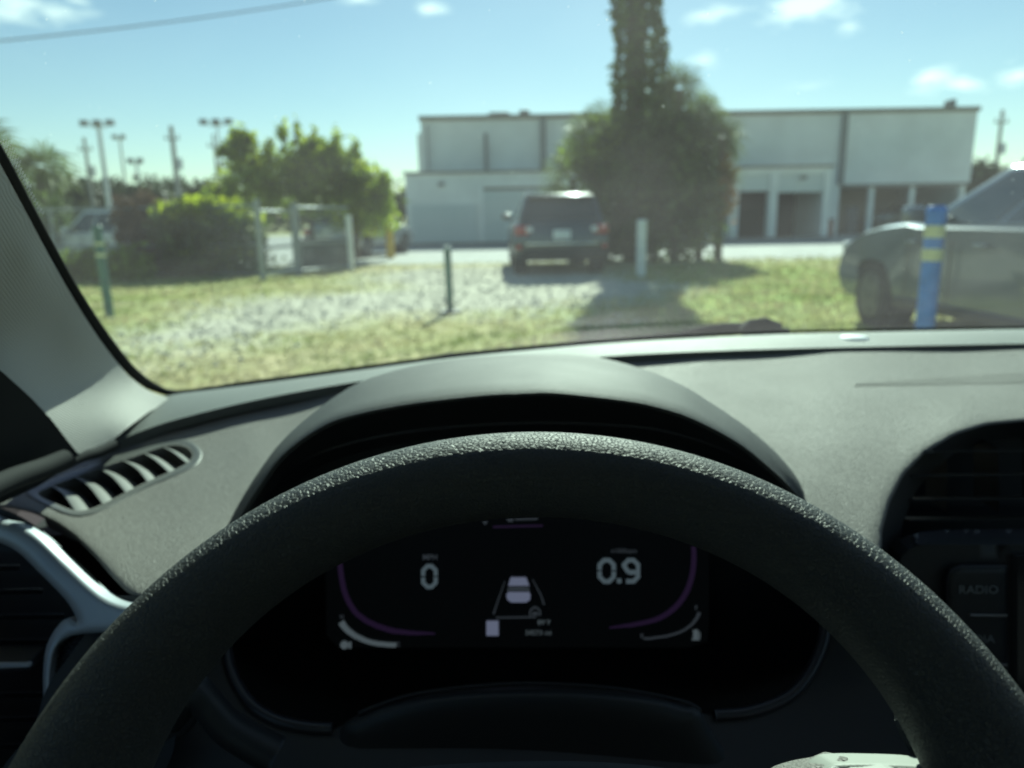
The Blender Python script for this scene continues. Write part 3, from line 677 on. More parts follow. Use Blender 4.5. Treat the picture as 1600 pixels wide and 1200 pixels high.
def big_palm():
    x, y = 3.35, 20.2
    t = thing('palm_tree', 'tall vine-wrapped palm trunk rising out of a dense clump of palms behind the SUV', 'tree', (x, y, 0))
    MB().cyl((0, 0, 0), (-.08, 0, 8.4), .30, .24, 14).build('trunk', M['bark'], t)
    V = bare_leaf_column(0, 0,   .3, 8.6, .66, 6500, .10); fastmesh('vine_cover', V, 4, G_vine, t)
    V = palm_heads([((-.1, 0, 8.6), .5, 22, .7)], (0, 0, 0)); fastmesh('crown', V, 4, G_palm, t)
    # the clump around its foot: lesser palms and shrub, each its own
    specs = [(1.95, .3, 3.7, .38, 26, 'dark fan palm on the right of the vine-wrapped trunk, highest head of the clump'), (2.4, -.1, 3.1, .3, 18, 'drooping fan palm at the right edge of the clump'),
             (1.05, -.5, 4.25, .42, 26, 'fan palm close against the right side of the vine-wrapped trunk'), (-1.1, -.2, 3.2, .75, 26, 'fan palm left of the vine-wrapped trunk above the SUV'),
             (-1.75, .2, 2.2, .7, 22, 'low fan palm at the left edge of the clump beside the SUV roof')]
    for dx, dy, z, r, n, lab in specs:
        p = thing('fan_palm', lab, 'palm', (x+dx*.93, y+dy, 0), group='fan palms of the clump')
        MB().cyl((0, 0, 0), (0, 0, z), .12, .10, 9).build('trunk', M['bark'], p)
        fastmesh('crown', palm_heads([((0, 0, z), r*.75, n, .62), ((0, 0, z*.7), r*.6, n//2, .5)], (0, 0, 0)), 4, G_palm, p)
    t = thing('shrub', 'large dark shrub mass filling the foot of the palm clump', 'shrub', (x+.45, y-.4, 0))
    MB().cyl((0, 0, 0), (0, 0, 1.2), .08, .05, 7).build('stem', M['bark'], t)
    B = [((0, 0, 1.1), (1.7, 1.1, 1.15), 3200), ((-.9, .1, 2.0), (1.0, .8, 1.0), 2200), ((.7, 0, 2.0), (.95, .9, 1.1), 1800), ((.1, .1, 2.9), (1.2, .8, 1.0), 2200), ((1.1, .1, 1.1), (.8, .8, 1.1), 1100), ((-1.2, 0, .8), (.8, .8, .8), 1300), ((.8, 0, 3.3), (.8, .7, .5), 600)]
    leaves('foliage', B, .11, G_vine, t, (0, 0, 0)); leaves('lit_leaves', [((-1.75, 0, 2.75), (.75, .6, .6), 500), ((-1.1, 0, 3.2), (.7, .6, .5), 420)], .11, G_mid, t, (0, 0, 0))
    leaves('dry_leaves', [((1.85, -.1, 1.8), (.3, .4, .9), 260)], .10, leafmat('orange_dry_leaves', (.30, .14, .03), (.22, .16, .05)), t, (0, 0, 0))
big_palm()
# bright bushy tree behind the gate
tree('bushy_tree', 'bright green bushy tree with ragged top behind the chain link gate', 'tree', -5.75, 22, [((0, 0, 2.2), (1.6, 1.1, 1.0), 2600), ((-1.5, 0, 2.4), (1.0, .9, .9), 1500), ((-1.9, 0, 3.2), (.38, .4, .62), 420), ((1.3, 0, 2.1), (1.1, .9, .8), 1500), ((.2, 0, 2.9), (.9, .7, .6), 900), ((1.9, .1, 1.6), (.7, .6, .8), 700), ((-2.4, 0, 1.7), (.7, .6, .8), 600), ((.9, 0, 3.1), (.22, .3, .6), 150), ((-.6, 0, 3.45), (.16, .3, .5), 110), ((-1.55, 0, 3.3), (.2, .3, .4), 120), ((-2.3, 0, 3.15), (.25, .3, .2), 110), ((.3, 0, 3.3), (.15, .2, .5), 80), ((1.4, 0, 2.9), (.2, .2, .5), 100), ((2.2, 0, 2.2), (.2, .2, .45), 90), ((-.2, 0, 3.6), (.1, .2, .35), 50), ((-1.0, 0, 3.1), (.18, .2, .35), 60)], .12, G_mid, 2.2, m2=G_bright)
tree('small_tree', 'small bright green tree between the gate and the warehouse corner', 'tree', -4.75, 23.5, [((0, 0, 1.5), (.8, .8, .65), 800), ((.4, 0, 1.3), (.8, .7, .6), 700), ((-.3, 0, 2.3), (.4, .4, .4), 260)], .11, G_bright, 1.6)
# vine-covered fence and shrubs at left
def hedge(name, label, cat, x, y, blobs, m, size=.10, m2=None):
    t = thing(name, label, cat, (x, y, 0)); MB().cyl((0, 0, 0), (0, 0, .6), .05, .03, 7).build('stem', M['bark'], t); leaves('foliage', blobs, size, m, t, (0, 0, 0))
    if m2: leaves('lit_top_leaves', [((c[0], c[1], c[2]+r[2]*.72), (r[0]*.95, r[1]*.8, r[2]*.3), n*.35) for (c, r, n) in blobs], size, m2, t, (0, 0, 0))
    return t
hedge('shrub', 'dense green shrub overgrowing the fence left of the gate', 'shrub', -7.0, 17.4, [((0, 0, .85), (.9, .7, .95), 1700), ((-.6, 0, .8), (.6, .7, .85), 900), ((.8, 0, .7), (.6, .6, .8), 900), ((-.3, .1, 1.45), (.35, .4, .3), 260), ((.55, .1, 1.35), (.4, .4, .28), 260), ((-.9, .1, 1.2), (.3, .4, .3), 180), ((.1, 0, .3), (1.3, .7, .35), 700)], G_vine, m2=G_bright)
hedge('shrub', 'brownish purple shrub between the green bushes behind the left green post', 'shrub', -8.45, 17.7, [((0, 0, .95), (.65, .6, 1.0), 1700), ((-.3, 0, 1.3), (.5, .5, .5), 600)], G_rust)
hedge('shrub', 'low green bush in front of the white parked car at far left', 'shrub', -9.3, 16.4, [((0, 0, .25), (.9, .6, .4), 1100), ((.9, 0, .3), (.6, .6, .45), 700), ((-1.3, 0, .3), (.8, .6, .45), 700)], G_mid)
hedge('shrub', 'grey green leafy bush below the leftmost palm', 'shrub', -12.6, 19.2, [((0, 0, 1.3), (1.0, .8, .9), 1700), ((.9, 0, 1.0), (.7, .7, .8), 900), ((-1.1, 0, 1.2), (.8, .7, 1.1), 900)], G_vine)
def palm(label, x, y, z, n, size, r, tr=.13):
    p = thing('fan_palm', label, 'palm', (x, y, 0)); MB().cyl((0, 0, 0), (0, 0, z), tr, tr*.8, 9).build('trunk', M['bark'], p)
    fastmesh('crown', palm_heads([((0, 0, z), r, n, size)], (0, 0, 0)), 4, G_palm, p)
palm('tall fan palm at the left edge of the view behind the pillar', -14.1, 20.4, 3.1, 20, 1.15, .45)
palm('drooping fan palm second from the left edge behind the white car', -12.7, 20.9, 2.75, 14, .95, .25)
far = [(105, 300, 62, 1.9, 'leftmost of the dark round far trees under the utility poles'), (183, 305, 70, 1.7, 'small round dark far tree below the tall stadium light'), (232, 306, 66, 2.4, 'olive topped far tree right of the stadium light'), (283, 304, 72, 2.0, 'dark far tree at the foot of the tall wooden pole'), (325, 305, 75, 1.9, 'dark far tree left of the twin stadium lights'), (140, 310, 68, 2.2, 'wide dark far tree below the leftmost utility pole'), (258, 312, 78, 2.2, 'lowest far tree between the short lamp and the wooden pole'), (1535, 280, 60, 1.6, 'dark far tree at the right corner of the warehouse'), (612, 330, 70, 2.4, 'far tree beyond the left corner of the warehouse'), (60, 320, 58, 2.6, 'far tree hidden partly by the palms at the left edge'), (380, 315, 80, 3.0, 'far tree behind the gate beyond the bushy tree'), (450, 318, 82, 3.0, 'far tree straight behind the bushy tree')]
for px, py, d, r, lab in far:
    p = W(px, py, d); zc = max(p[2]-r*.6, 1.2)+1.0
    tree('far_tree', lab, 'tree', p[0], p[1], [((0, 0, zc), (r, r, r*.9), 700), ((r*.8, 0, zc-.4), (r*.9, r*.7, r*.7), 350), ((-r*.8, 0, zc-.5), (r*.9, r*.7, r*.7), 350)], .3, G_dark, max(.6, zc-r*.3), .16, limbs=2, group='far trees along the horizon')
# ------------------------------------------------------------------ poles
M['wood'] = mat('weathered_wood_pole', (0.34, 0.33, 0.30), 0.9, vary=.2, vscale=6); M['galv'] = mat('galvanised_steel', (0.60, 0.62, 0.62), 0.6, metal=0)
def pole(label, px, py, d, r, kind, cat):
    r *= .68; p = W(px, py, d); h = p[2]; t = thing('utility_pole' if kind == 'wood' else 'stadium_light', label, cat, (p[0], p[1], 0))
    MB().cyl((0, 0, 0), (0, 0, h), r, r*.7, 12).build('pole', M['wood'] if kind == 'wood' else M['galv'], t)
    if kind == 'wood':
        MB().box((0, 0, h-.9), (1.1, .12, .1)).build('crossarm', M['wood'], t)
        MB().cyl((.35, 0, h*.62), (.35, 0, h*.62+.8), .22, seg=12).build('transformer', M['galv'], t)
        for s in (-.45, .45): MB().cyl((s, 0, h-.85), (s, 0, h-.6), .05, seg=8).build('insulator', M['pipe'], t)
    else:
        n = 3 if kind == 'big' else 2
        MB().box((0, 0, h), (1.3 if n == 3 else .8, .1, .1)).build('crossarm', M['galv'], t)
        for k in range(n): MB().box(((k-(n-1)/2)*(.95 if n == 3 else .8), -.15, h+.25), (.62 if n == 3 else .5, .3, .42)).build('lamp_head', M['pipe'], t, bevel=.04)
pole('wooden utility pole leftmost of the row beyond the bushes', 131, 215, 60, .24, 'wood', 'pole')
pole('tall floodlight pole with three heads, second from the left', 154, 198, 58, .30, 'big', 'light pole')
pole('thin pale light pole right of the tallest floodlight', 187, 218, 80, .22, 'small', 'light pole')
pole('short double headed lamp pole, lowest of the row', 213, 256, 66, .18, 'small', 'light pole')
pole('thick wooden utility pole with transformer, fifth from the left', 267, 197, 58, .34, 'wood', 'pole')
pole('dark slim utility pole just left of the right floodlight', 333, 210, 62, .2, 'wood', 'pole')
pole('slim floodlight pole rightmost of the left row', 339, 196, 60, .16, 'big', 'light pole')
pole('wooden utility pole right of the warehouse', 1567, 172, 60, .26, 'wood', 'pole')
a = W(-160, 78, 22); b = W(620, -22, 30); pts = [a+(b-a)*t-np.array([0, 0, .5])*4*t*(1-t)*.4 for t in np.linspace(0, 1, 24)]
tag(tube('overhead_wire', pts, .022, mat('cable', (.12, .13, .14), .6), None, 6), 'dark overhead cable crossing the sky at upper left', 'cable')

# ------------------------------------------------------------------ posts
M['gpost'] = mat('dark_green_paint', (0.025, 0.13, 0.10), 0.45, vary=.25, vscale=9); M['wpost'] = mat('white_pvc', (0.75, 0.77, 0.75), 0.5, vary=.06, vscale=6)
M['blue'] = mat('blue_plastic', (0.008, 0.19, 0.66), 0.4, vary=.12, vscale=10); M['band'] = mat('yellowish_reflective_band', (0.60, 0.62, 0.36), 0.4, vary=.12, vscale=30); M['yel'] = mat('yellow_paint', (0.65, 0.42, 0.05), 0.5, vary=.15, vscale=5)
def post(name, label, cat, px, py_top, d, r, m, capm=None, cap=.03, base=None, bands=(), lean=0.0):
    p = W(px, py_top, d); h = p[2]; t = thing(name, label, cat, (p[0], p[1], 0)); t.rotation_euler = (0, lean, 0)
    MB().cyl((0, 0, 0), (0, 0, h-cap), r, seg=20).build('post', m, t)
    c = MB().cyl((0, 0, h-cap), (0, 0, h), r*1.12, r*.8, seg=20).build('cap', capm or m, t, bevel=.004)
    if base: MB().cyl((0, 0, 0.002), (0, 0, .03), base, base*.9, seg=18).build('base_plate', M['trimblk'], t)
    for z0, z1 in bands: MB().cyl((0, 0, z0), (0, 0, z1), r+.003, seg=20).build('reflective_band', M['band'], t)
    return t
post('bollard', 'slim dark green bollard with pale cap standing in the gravel left of the SUV', 'bollard', 700, 384, 9.75, .047, M['gpost'], M['plate'], .035, .17, lean=R_(-.8))
post('bollard', 'green painted post at far left near the windscreen pillar', 'bollard', 152, 352, 9.9, .058, M['gpost'], M['gpost'], .03, lean=R_(-.6), bands=((.80, .84), (.95, .985)))
post('marker_post', 'white plastic post in front of the palm clump right of the SUV', 'post', 1003, 343, 15.2, .10, M['wpost'], M['wpost'], .05)
post('marker_post', 'bright blue marker post with two pale reflective bands before the grey SUV', 'post', 1466, 321, 5.6, .068, M['blue'], M['blue'], .05, lean=R_(-.3), bands=((1.02, 1.11), (.85, .94)))
post('bollard', 'yellow bollard at the roadside left of the warehouse', 'bollard', 608, 352, 23.5, .13, M['yel'], M['yel'], .06)
# ------------------------------------------------------------------ chain link gate and fence
M['fence'] = mat('grey_fence_steel', (0.30, 0.33, 0.34), 0.5, metal=.3); M['fslat'] = mat('grey_privacy_slat', (0.07, 0.09, 0.095), 0.7, vary=.15, vscale=3)
def panel(parent, A, B, z0, z1, slats=True, mesh=True):
    A, B = np.array(A, float), np.array(B, float); L = np.linalg.norm(B-A); u = (B-A)/L; nrm = np.array([-u[1], u[0]])
    def P(s, z, o=0): q = A+u*s+nrm*o; return np.array([q[0], q[1], z])
    for z in (z0, (z0+z1)/2-.1, z1): tube('rail', [P(0, z), P(L, z)], .028, M['fence'], parent, 8)
    if mesh:
        V = []; st = .10
        for s in np.arange(-(z1-z0), L, st):
            for d in (1, -1):
                s0, s1 = s, s+(z1-z0); za, zb = (z0, z1) if d > 0 else (z1, z0)
                c0 = max(0, -s0)/(z1-z0); c1 = min(1, (L-s0)/(z1-z0))
                if c1 <= c0: continue
                p, q = P(s0+c0*(z1-z0), za+(zb-za)*c0, .03*d), P(s0+c1*(z1-z0), za+(zb-za)*c1, .03*d); w = np.array([0, 0, .004])
                V += [p-w, q-w, q+w, p+w]
        fastmesh('chain_link', np.array(V), 4, M['fence'], parent, 'stuff')
    if slats:
        k = 0
        for s in np.arange(.05, L-.05, .135):
            MB().box(tuple(P(s+.062, z0+(z1-z0)*.27)), (.124, .012, (z1-z0)*.46), rz=math.atan2(u[1], u[0])).build('slat', M['fslat'], parent)
def fence():
    t = thing('chain_link_gate', 'open grey chain link gate leaf standing at the end of the overgrown fence', 'gate', (-5.4, 16.3, 0))
    o = np.array([-5.4, 16.3])
    def L(px, d): q = W(px, 400, d); return (q[0]-o[0], q[1]-o[1])
    a, b = L(408, 15.6), L(462, 17.2)
    for q, h, r in ((a, 1.66, .065), (b, 1.55, .06)): MB().cyl((q[0], q[1], 0), (q[0], q[1], h), r, seg=12).build('post', M['fence'], t)
    panel(t, a, b, .10, 1.42, slats=False)
    MB().box(((a[0]+b[0])/2, (a[1]+b[1])/2, .12), (np.hypot(b[0]-a[0], b[1]-a[1]), .04, .09), rz=math.atan2(b[1]-a[1], b[0]-a[0])).build('bottom_board', M['wpost'], t)
    t = thing('privacy_fence', 'grey slatted fence panel with pale end post right of the gate', 'fence', (-4.5, 17.6, 0)); o = np.array([-4.5, 17.6])
    a, b = L(466, 17.3), L(548, 18.3)
    for q, h, m_ in ((a, 1.6, M['fence']), (b, 1.32, M['wpost'])): MB().cyl((q[0], q[1], 0), (q[0], q[1], h), .08, seg=12).build('post', m_, t)
    panel(t, a, b, .08, 1.5)
    t = thing('chain_link_fence', 'overgrown chain link fence running left behind the shrubs', 'fence', (-9, 18.4, 0)); o = np.array([-9, 18.4])
    a, b = (-5.2, .1), (3.4, -1.6)
    for s in np.linspace(0, 1, 6): q = (a[0]+(b[0]-a[0])*s, a[1]+(b[1]-a[1])*s); MB().cyl((*q, 0), (*q, 1.6), .035, seg=8).build('post', M['fence'], t)
    panel(t, a, b, .05, 1.55, slats=False)
fence()

# ================================================================== OWN CAR: everything the driver's place shows
CAR = thing('car', 'cabin of the small SUV we sit in, with steering wheel, dashboard and windscreen', 'car', (0, 0, 0))
# -------- line work shared by neighbouring mouldings (photo position, then metres ahead)
GLASS_BASE = [(262, 618), (330, 609), (400, 600), (550, 580), (700, 560), (850, 545), (1000, 533), (1200, 523), (1400, 518), (1600, 514), (1760, 512)]
GROOVE_TOP = [(40, 741), (90, 722), (150, 703), (205, 680), (270, 657), (400, 625), (560, 596), (700, 578), (830, 566), (960, 556), (1100, 549), (1300, 543), (1600, 537), (1760, 535)]
GROOVE_BOT = [(30, 768), (92, 742), (170, 715), (240, 690), (300, 672), (400, 643), (540, 608), (700, 585), (830, 572), (960, 561), (1100, 553), (1300, 547), (1600, 542), (1760, 541)]
D_pad = Depth([(0, 772, .70), (0, 820, .63), (90, 745, .76), (150, 715, .80), (300, 672, .86), (540, 607, .93), (850, 568, .97), (1100, 551, .98), (1300, 545, .98), (1600, 540, .97), (1760, 540, .95),
               (100, 870, .575), (200, 945, .51), (360, 815, .635), (300, 900, .54), (250, 800, .66), (440, 720, .76), (700, 640, .82), (1000, 620, .84), (700, 760, .62), (1000, 760, .62),
               (1250, 772, .615), (1300, 800, .59), (1372, 845, .55), (1385, 900, .52), (1120, 640, .80), (1300, 640, .77), (1500, 650, .71), (1640, 655, .69), (1500, 600, .83), (1250, 600, .86), (1400, 720, .655), (1350, 690, .69), (300, 760, .70), (400, 700, .77)], 5e-3)
def pts(a): return [tuple(p) for p in a]
# -------- dash pad, with the opening of the side demister
VENT_OUT = [(40, 772), (57, 759), (100, 741), (160, 720), (210, 703), (262, 686), (290, 686), (308, 695), (316, 709), (308, 726), (283, 740), (225, 765), (165, 796), (137, 806), (112, 807), (78, 794)]
VENT_IN = [(60, 772), (76, 762), (105, 750), (160, 730), (210, 713), (258, 697), (282, 696), (296, 702), (301, 711), (294, 722), (272, 734), (222, 756), (165, 785), (137, 796), (115, 797), (88, 787)]
pad = [(x, y-(15 if x < 600 else 12)) for x, y in pts(smooth_closed(GROOVE_BOT, 5, False))] + [(1760, 668), (1600, 658), (1540, 664), (1490, 680), (1445, 708), (1412, 742), (1390, 785), (1378, 830), (1376, 880), (1380, 960),
      (1300, 960), (1240, 860), (1243, 777), (1215, 736), (1170, 692), (1108, 646), (1062, 616), (1000, 587), (925, 567), (850, 564), (780, 566), (700, 573), (637, 585), (581, 603), (544, 622), (500, 660), (447, 712), (404, 766), (374, 815), (350, 880), (330, 960), (240, 946), (222, 938), (200, 927), (178, 905), (150, 872), (115, 838), (85, 817), (55, 803), (20, 794), (-30, 790), (-60, 784)]
sheet('dash_pad', resample(np.array(pad), 10), D_pad, M['dash'], CAR, holes=[VENT_IN], step=13, raw=True, skirt=lambda p: (p-EYE)*.05, holeskirt=(0, .004, -.035), puff=(20, .007, 1))
# -------- soft strip under the windscreen, with the dark groove below it
D_strip = Depth([(60, 730, .76), (150, 700, .80), (262, 655, .84), (560, 595, .915), (850, 563, .95), (1300, 542, .965), (1760, 535, .93), (200, 640, .90), (262, 615, .95), (400, 597, 1.00), (700, 557, 1.07), (1000, 530, 1.10), (1400, 512, 1.11), (1760, 505, 1.07)], 1e-4)
gt_ = smooth_closed(GROOVE_TOP[2:], 10, False); gl_ = smooth_closed([(150, 703), (170, 685), (205, 655), (240, 629)]+GLASS_BASE, 10, False)
def along(c, n=110): q = np.r_[0, np.cumsum(np.linalg.norm(np.diff(c, axis=0), axis=1))]; t = np.linspace(0, q[-1], n); return np.c_[np.interp(t, q, c[:, 0]), np.interp(t, q, c[:, 1])]
ga, gb2 = along(gt_), along(gl_)
za = np.interp(ga[:, 0], [150, 262, 560, 850, 1300, 1760], [.80, .845, .915, .95, .965, .94]); zb = np.interp(gb2[:, 0], [150, 262, 400, 700, 1000, 1400, 1760], [.805, .985, 1.03, 1.07, 1.09, 1.10, 1.07])
A_, B_ = WV(ga, za), WV(gb2, zb); rows = [A_+np.array([0, .006, -.013]), A_+np.array([0, .001, -.002]), A_+np.array([0, .0, 0])]
rows += [A_*(1-t)+B_*t+np.array([0, 0, .003])*math.sin(math.pi*t) for t in (.06, .2, .4, .6, .8, 1.0)]+[B_+np.array([0, .02, -.01])]
k = 110; V = np.vstack(rows); F = [(q*k+i, q*k+i+1, (q+1)*k+i+1, (q+1)*k+i) for q in range(len(rows)-1) for i in range(k-1)]
o = meshobj('windscreen_strip', V, F, M['striptop'], CAR, smooth=True); o.data.set_sharp_from_angle(angle=R_(60))
gv = pts(smooth_closed(GROOVE_TOP, 4, False)); gb = pts(smooth_closed(GROOVE_BOT, 4, False))
groove = [(x, y-8) for x, y in gv] + [(x, y+10) for x, y in reversed(gb)]
D_gr = lambda q: D_pad(q)+.022
sheet('groove', groove, D_gr, M['softblack'], CAR, step=14, raw=True, skirt=None)
# sun sensor cap on the strip
MB().cyl(tuple(W(1335, 528, 1.02)-np.array([0, 0, .006])), tuple(W(1335, 528, 1.02)+np.array([0, 0, .0025])), .024, .017, 24).build('light_sensor', M['plate'], CAR, bevel=.002, smooth=True)
# -------- side demister: frame, six blades, dark duct
fr = sheet('demister_vent', VENT_OUT, lambda q: D_pad(q)-.0065, M['slat'], CAR, holes=[VENT_IN], step=5, puff=(9, .0028), skirt=(0, .003, -.004), holeskirt=(0, .004, -.03))
for P3 in ([(77, 757), (100, 771), (120, 799)], [(110, 741), (138, 757), (163, 788)], [(146, 727), (176, 744), (199, 770)], [(181, 713), (214, 731), (234, 755)], [(215, 702), (242, 717), (266, 738)], [(250, 695), (270, 705), (292, 722)]):
    c = smooth_closed(P3, 6, False); d = D_pad(c)-.0065; T = WV(c, d); off = np.array([.012, .012, -.012]); th = np.array([-.0016, 0, 0]); k = len(T); V = []; F = []
    for j, (o_, s_) in enumerate(((0, 0), (0.35, .003), (1, .004))):
        V += list(T+off*o_+np.array([s_, 0, 0]))
    for j, (o_, s_) in enumerate(((1, .004), (0.35, .003), (0, 0))): V += list(T+off*o_+np.array([s_, 0, 0])+th)
    for r in range(6):
        for i in range(k-1): F.append((r*k+i, r*k+i+1, ((r+1) % 6)*k+i+1, ((r+1) % 6)*k+i))
    o = meshobj('vent_blade', V, F, M['slat'], fr, smooth=True); o.data.set_sharp_from_angle(angle=R_(35))
duct = [(x*1.0, y) for x, y in VENT_IN]
sheet('vent_duct', VENT_OUT, lambda q: D_pad(q)+.055, M['softblack'], fr, step=14, skirt=None)
# -------- defroster louvres on the passenger side top
lv = [(1275, 602), (1340, 596), (1420, 590), (1520, 583), (1640, 577), (1640, 598), (1540, 601), (1430, 603), (1340, 604)]
rb = MB()
for x in np.arange(1300, 1636, 6.0):
    y0 = np.interp(x, [1275, 1340, 1420, 1520, 1640], [602, 596, 590, 583, 577])+2; y1 = np.interp(x, [1275, 1340, 1430, 1540, 1640], [602, 604, 603, 601, 598])-2
    if y1-y0 < 3: continue
    q = np.array([(x+4, y0), (x+6.2, y0), (x+2.2, y1), (x, y1)]); d = D_pad(q); A = WV(q, d-.0095); B = A+np.array([0, 0, -.003]); rb.hull([tuple(p) for p in A], [tuple(p) for p in B])
rb.build('defroster_louvres', M['dash'], CAR, kind='stuff')

# -------- instrument visor
O_ = [(352, 850, .60), (366, 818, .625), (400, 758, .68), (444, 700, .72), (497, 649, .765), (544, 611, .79), (581, 593, .80), (637, 576, .82), (700, 564, .83), (780, 557, .84), (850, 555, .84), (925, 558, .84), (1000, 577, .825), (1066, 606, .80), (1112, 636, .765), (1175, 682, .71), (1222, 726, .66), (1252, 773, .615), (1262, 820, .59)]
L_ = [(352, 855, .56), (368, 819, .57), (402, 764, .55), (444, 709, .53), (506, 665, .512), (560, 647, .502), (631, 633, .493), (700, 624, .487), (772, 617, .483), (815, 615.5, .481), (850, 614, .48), (894, 617, .48), (987, 628, .485), (1040, 640, .49), (1081, 654, .495), (1144, 686, .51), (1190, 720, .53), (1248, 776, .57), (1260, 825, .57)]
def rs(c, n=60):
    c = smooth_closed(c, 8, False); s = np.r_[0, np.cumsum(np.linalg.norm(np.diff(c[:, :2], axis=0), axis=1))]; t = np.linspace(0, s[-1], n); return np.c_[[np.interp(t, s, c[:, k]) for k in range(3)]].T
nO, nL = rs(O_), rs(L_)
ctr = np.array([805, 905])
def shrink(c, k, d, dy=0): q = c.copy(); q[:, :2] = ctr+(q[:, :2]-ctr)*np.array([k, k]); q[:, 1] += dy; q[:, 2] = d if np.isscalar(d) else d; return q
rows = []
Opt, Lpt = WV(nO[:, :2], nO[:, 2]), WV(nL[:, :2], nL[:, 2])
back = Opt+np.array([0, .03, -.035]); rows.append(back)
for t in np.linspace(0, 1, 9):
    q = Opt*(1-t)+Lpt*t; q = q+np.array([0, 0, 1])*(.010*4*t*(1-t)); rows.append(q)
rows[-1] = rows[-1]+np.array([0, .004, .002])
rows.append(Lpt); lip2 = shrink(nL, .985, nL[:, 2]); rows.append(WV(lip2[:, :2], lip2[:, 2]+.002))
nV = len(rows); k = 60
V = np.vstack(rows); F = [(r*k+i, (r+1)*k+i, (r+1)*k+i+1, r*k+i+1) for r in range(nV-1) for i in range(k-1)]
o = meshobj('instrument_visor', V, F, M['hood'], CAR, smooth=True); o.data.set_sharp_from_angle(angle=R_(50))
# inner funnel, dark, with the satin ridge half way down
f1 = lip2; f2 = shrink(nL, .95, nL[:, 2]*.4+.57*.6); bez = rs([(385, 815, .60), (400, 785, .60), (440, 742, .60), (490, 710, .60), (581, 684, .60), (700, 667, .60), (850, 660, .60), (1000, 667, .60), (1081, 684, .60), (1144, 707, .60), (1190, 735, .60), (1230, 765, .60), (1246, 800, .60)])
f4 = shrink(bez, .93, .64)
rows = [WV(f1[:, :2], f1[:, 2]+.002), WV(f2[:, :2], f2[:, 2]), WV(bez[:, :2], bez[:, 2]), WV(f4[:, :2], f4[:, 2])]
V = np.vstack(rows); F = [(r*k+i, (r+1)*k+i, (r+1)*k+i+1, r*k+i+1) for r in range(3) for i in range(k-1)]
meshobj('visor_lining', V, F, M['black'], CAR, smooth=True)
tube('lining_ridge', WV(bez[:, :2], bez[:, 2]-.002), .0022, M['ridge'], CAR, 8)
# -------- lower dash around the instrument opening
OPEN = [(372, 800), (350, 870), (343, 950), (350, 1020), (366, 1066), (395, 1105), (430, 1128), (480, 1139), (522, 1140), (560, 1117), (600, 1100), (650, 1086), (720, 1075), (800, 1070), (880, 1071), (950, 1076), (1010, 1084), (1062, 1096), (1100, 1116), (1140, 1117), (1180, 1111), (1230, 1090), (1262, 1058), (1284, 1010), (1290, 950), (1280, 870), (1250, 790), (1100, 720), (800, 690), (500, 720)]
D_low = Depth([(150, 950, .52), (1420, 950, .53), (150, 1250, .43), (1450, 1250, .44), (800, 1080, .50), (800, 1250, .43), (350, 1000, .52), (1290, 1000, .53), (350, 830, .60), (1270, 800, .60)], 1e-3)
sheet('lower_dash', [(186, 935), (300, 930), (345, 860), (400, 780), (520, 705), (800, 672), (1120, 705), (1215, 770), (1275, 860), (1330, 930), (1400, 950), (1440, 1000), (1480, 1320), (90, 1320), (60, 1120), (120, 1010)], D_low, M['black'], CAR, holes=[OPEN], step=26, raw=False, skirt=(0, .01, -.01), holeskirt=lambda p: (p-EYE)*.28)
for seg in ([(352, 1000), (362, 1050), (390, 1097), (430, 1124), (480, 1136), (520, 1138)], [(1115, 1117), (1170, 1112), (1228, 1090), (1262, 1055), (1285, 1005), (1291, 960)], [(560, 1115), (650, 1085), (800, 1069), (950, 1075), (1065, 1096), (1095, 1112)]):
    c = smooth_closed(seg, 8, False); tube('opening_rim', WV(c, D_low(c)-.001), .0045 if len(seg) != 6 or seg[0][0] != 560 else .002, M['ridge'] if seg[0][0] != 560 else M['black'], CAR, 10)
# steering column cowl
sheet('column_cowl', [(528, 1150), (560, 1122), (620, 1099), (700, 1084), (800, 1078), (900, 1079), (1000, 1088), (1062, 1102), (1105, 1130), (1150, 1330), (490, 1330)], lambda q: flat(.47)(q), M['black'], CAR, step=20, raw=False, puff=(40, .01), skirt=(0, .05, -.03))
# -------- instrument panel and its lit read-outs
face_plate = sheet('instrument_panel', [(395, 800), (440, 750), (520, 700), (700, 665), (850, 658), (1000, 665), (1120, 695), (1190, 740), (1225, 790), (1285, 900), (1330, 1200), (310, 1200), (345, 950), (380, 850)], flat(.665), M['softblack'], CAR, step=60, raw=True, skirt=None)
DS = .650
scr = sheet('display_glass', [(508, 780), (1108, 780), (1108, 1000), (1095, 1012), (525, 1012), (510, 1000)], flat(DS), M['screen'], face_plate, step=50, raw=True, skirt=(0, .01, 0))
def flatpoly(name, polys, m, d=DS-.0015, par=None):
    V = []; F = []
    for p in polys:
        X = WV(np.array(p, float), np.full(len(p), d)); F.append(tuple(range(len(V), len(V)+len(X)))); V += list(X)
    o = meshobj(name, V, F, m, par or face_plate); bm = bmesh.new(); bm.from_mesh(o.data); bmesh.ops.recalc_face_normals(bm, faces=bm.faces)
    bmesh.ops.solidify(bm, geom=list(bm.faces), thickness=.0004); bm.to_mesh(o.data); bm.free(); return o
def arcband(c, w0, w1=None, n=8):
    c = smooth_closed(c, n, False); t = np.gradient(c, axis=0); t /= np.linalg.norm(t, axis=1)[:, None]; nn = np.c_[-t[:, 1], t[:, 0]]; w = np.interp(np.linspace(0, 1, len(c)), np.linspace(0, 1, len(w0)), w0)[:, None]/2
    a, b = c+nn*w, c-nn*w; return [[tuple(a[i]), tuple(a[i+1]), tuple(b[i+1]), tuple(b[i])] for i in range(len(c)-1)]
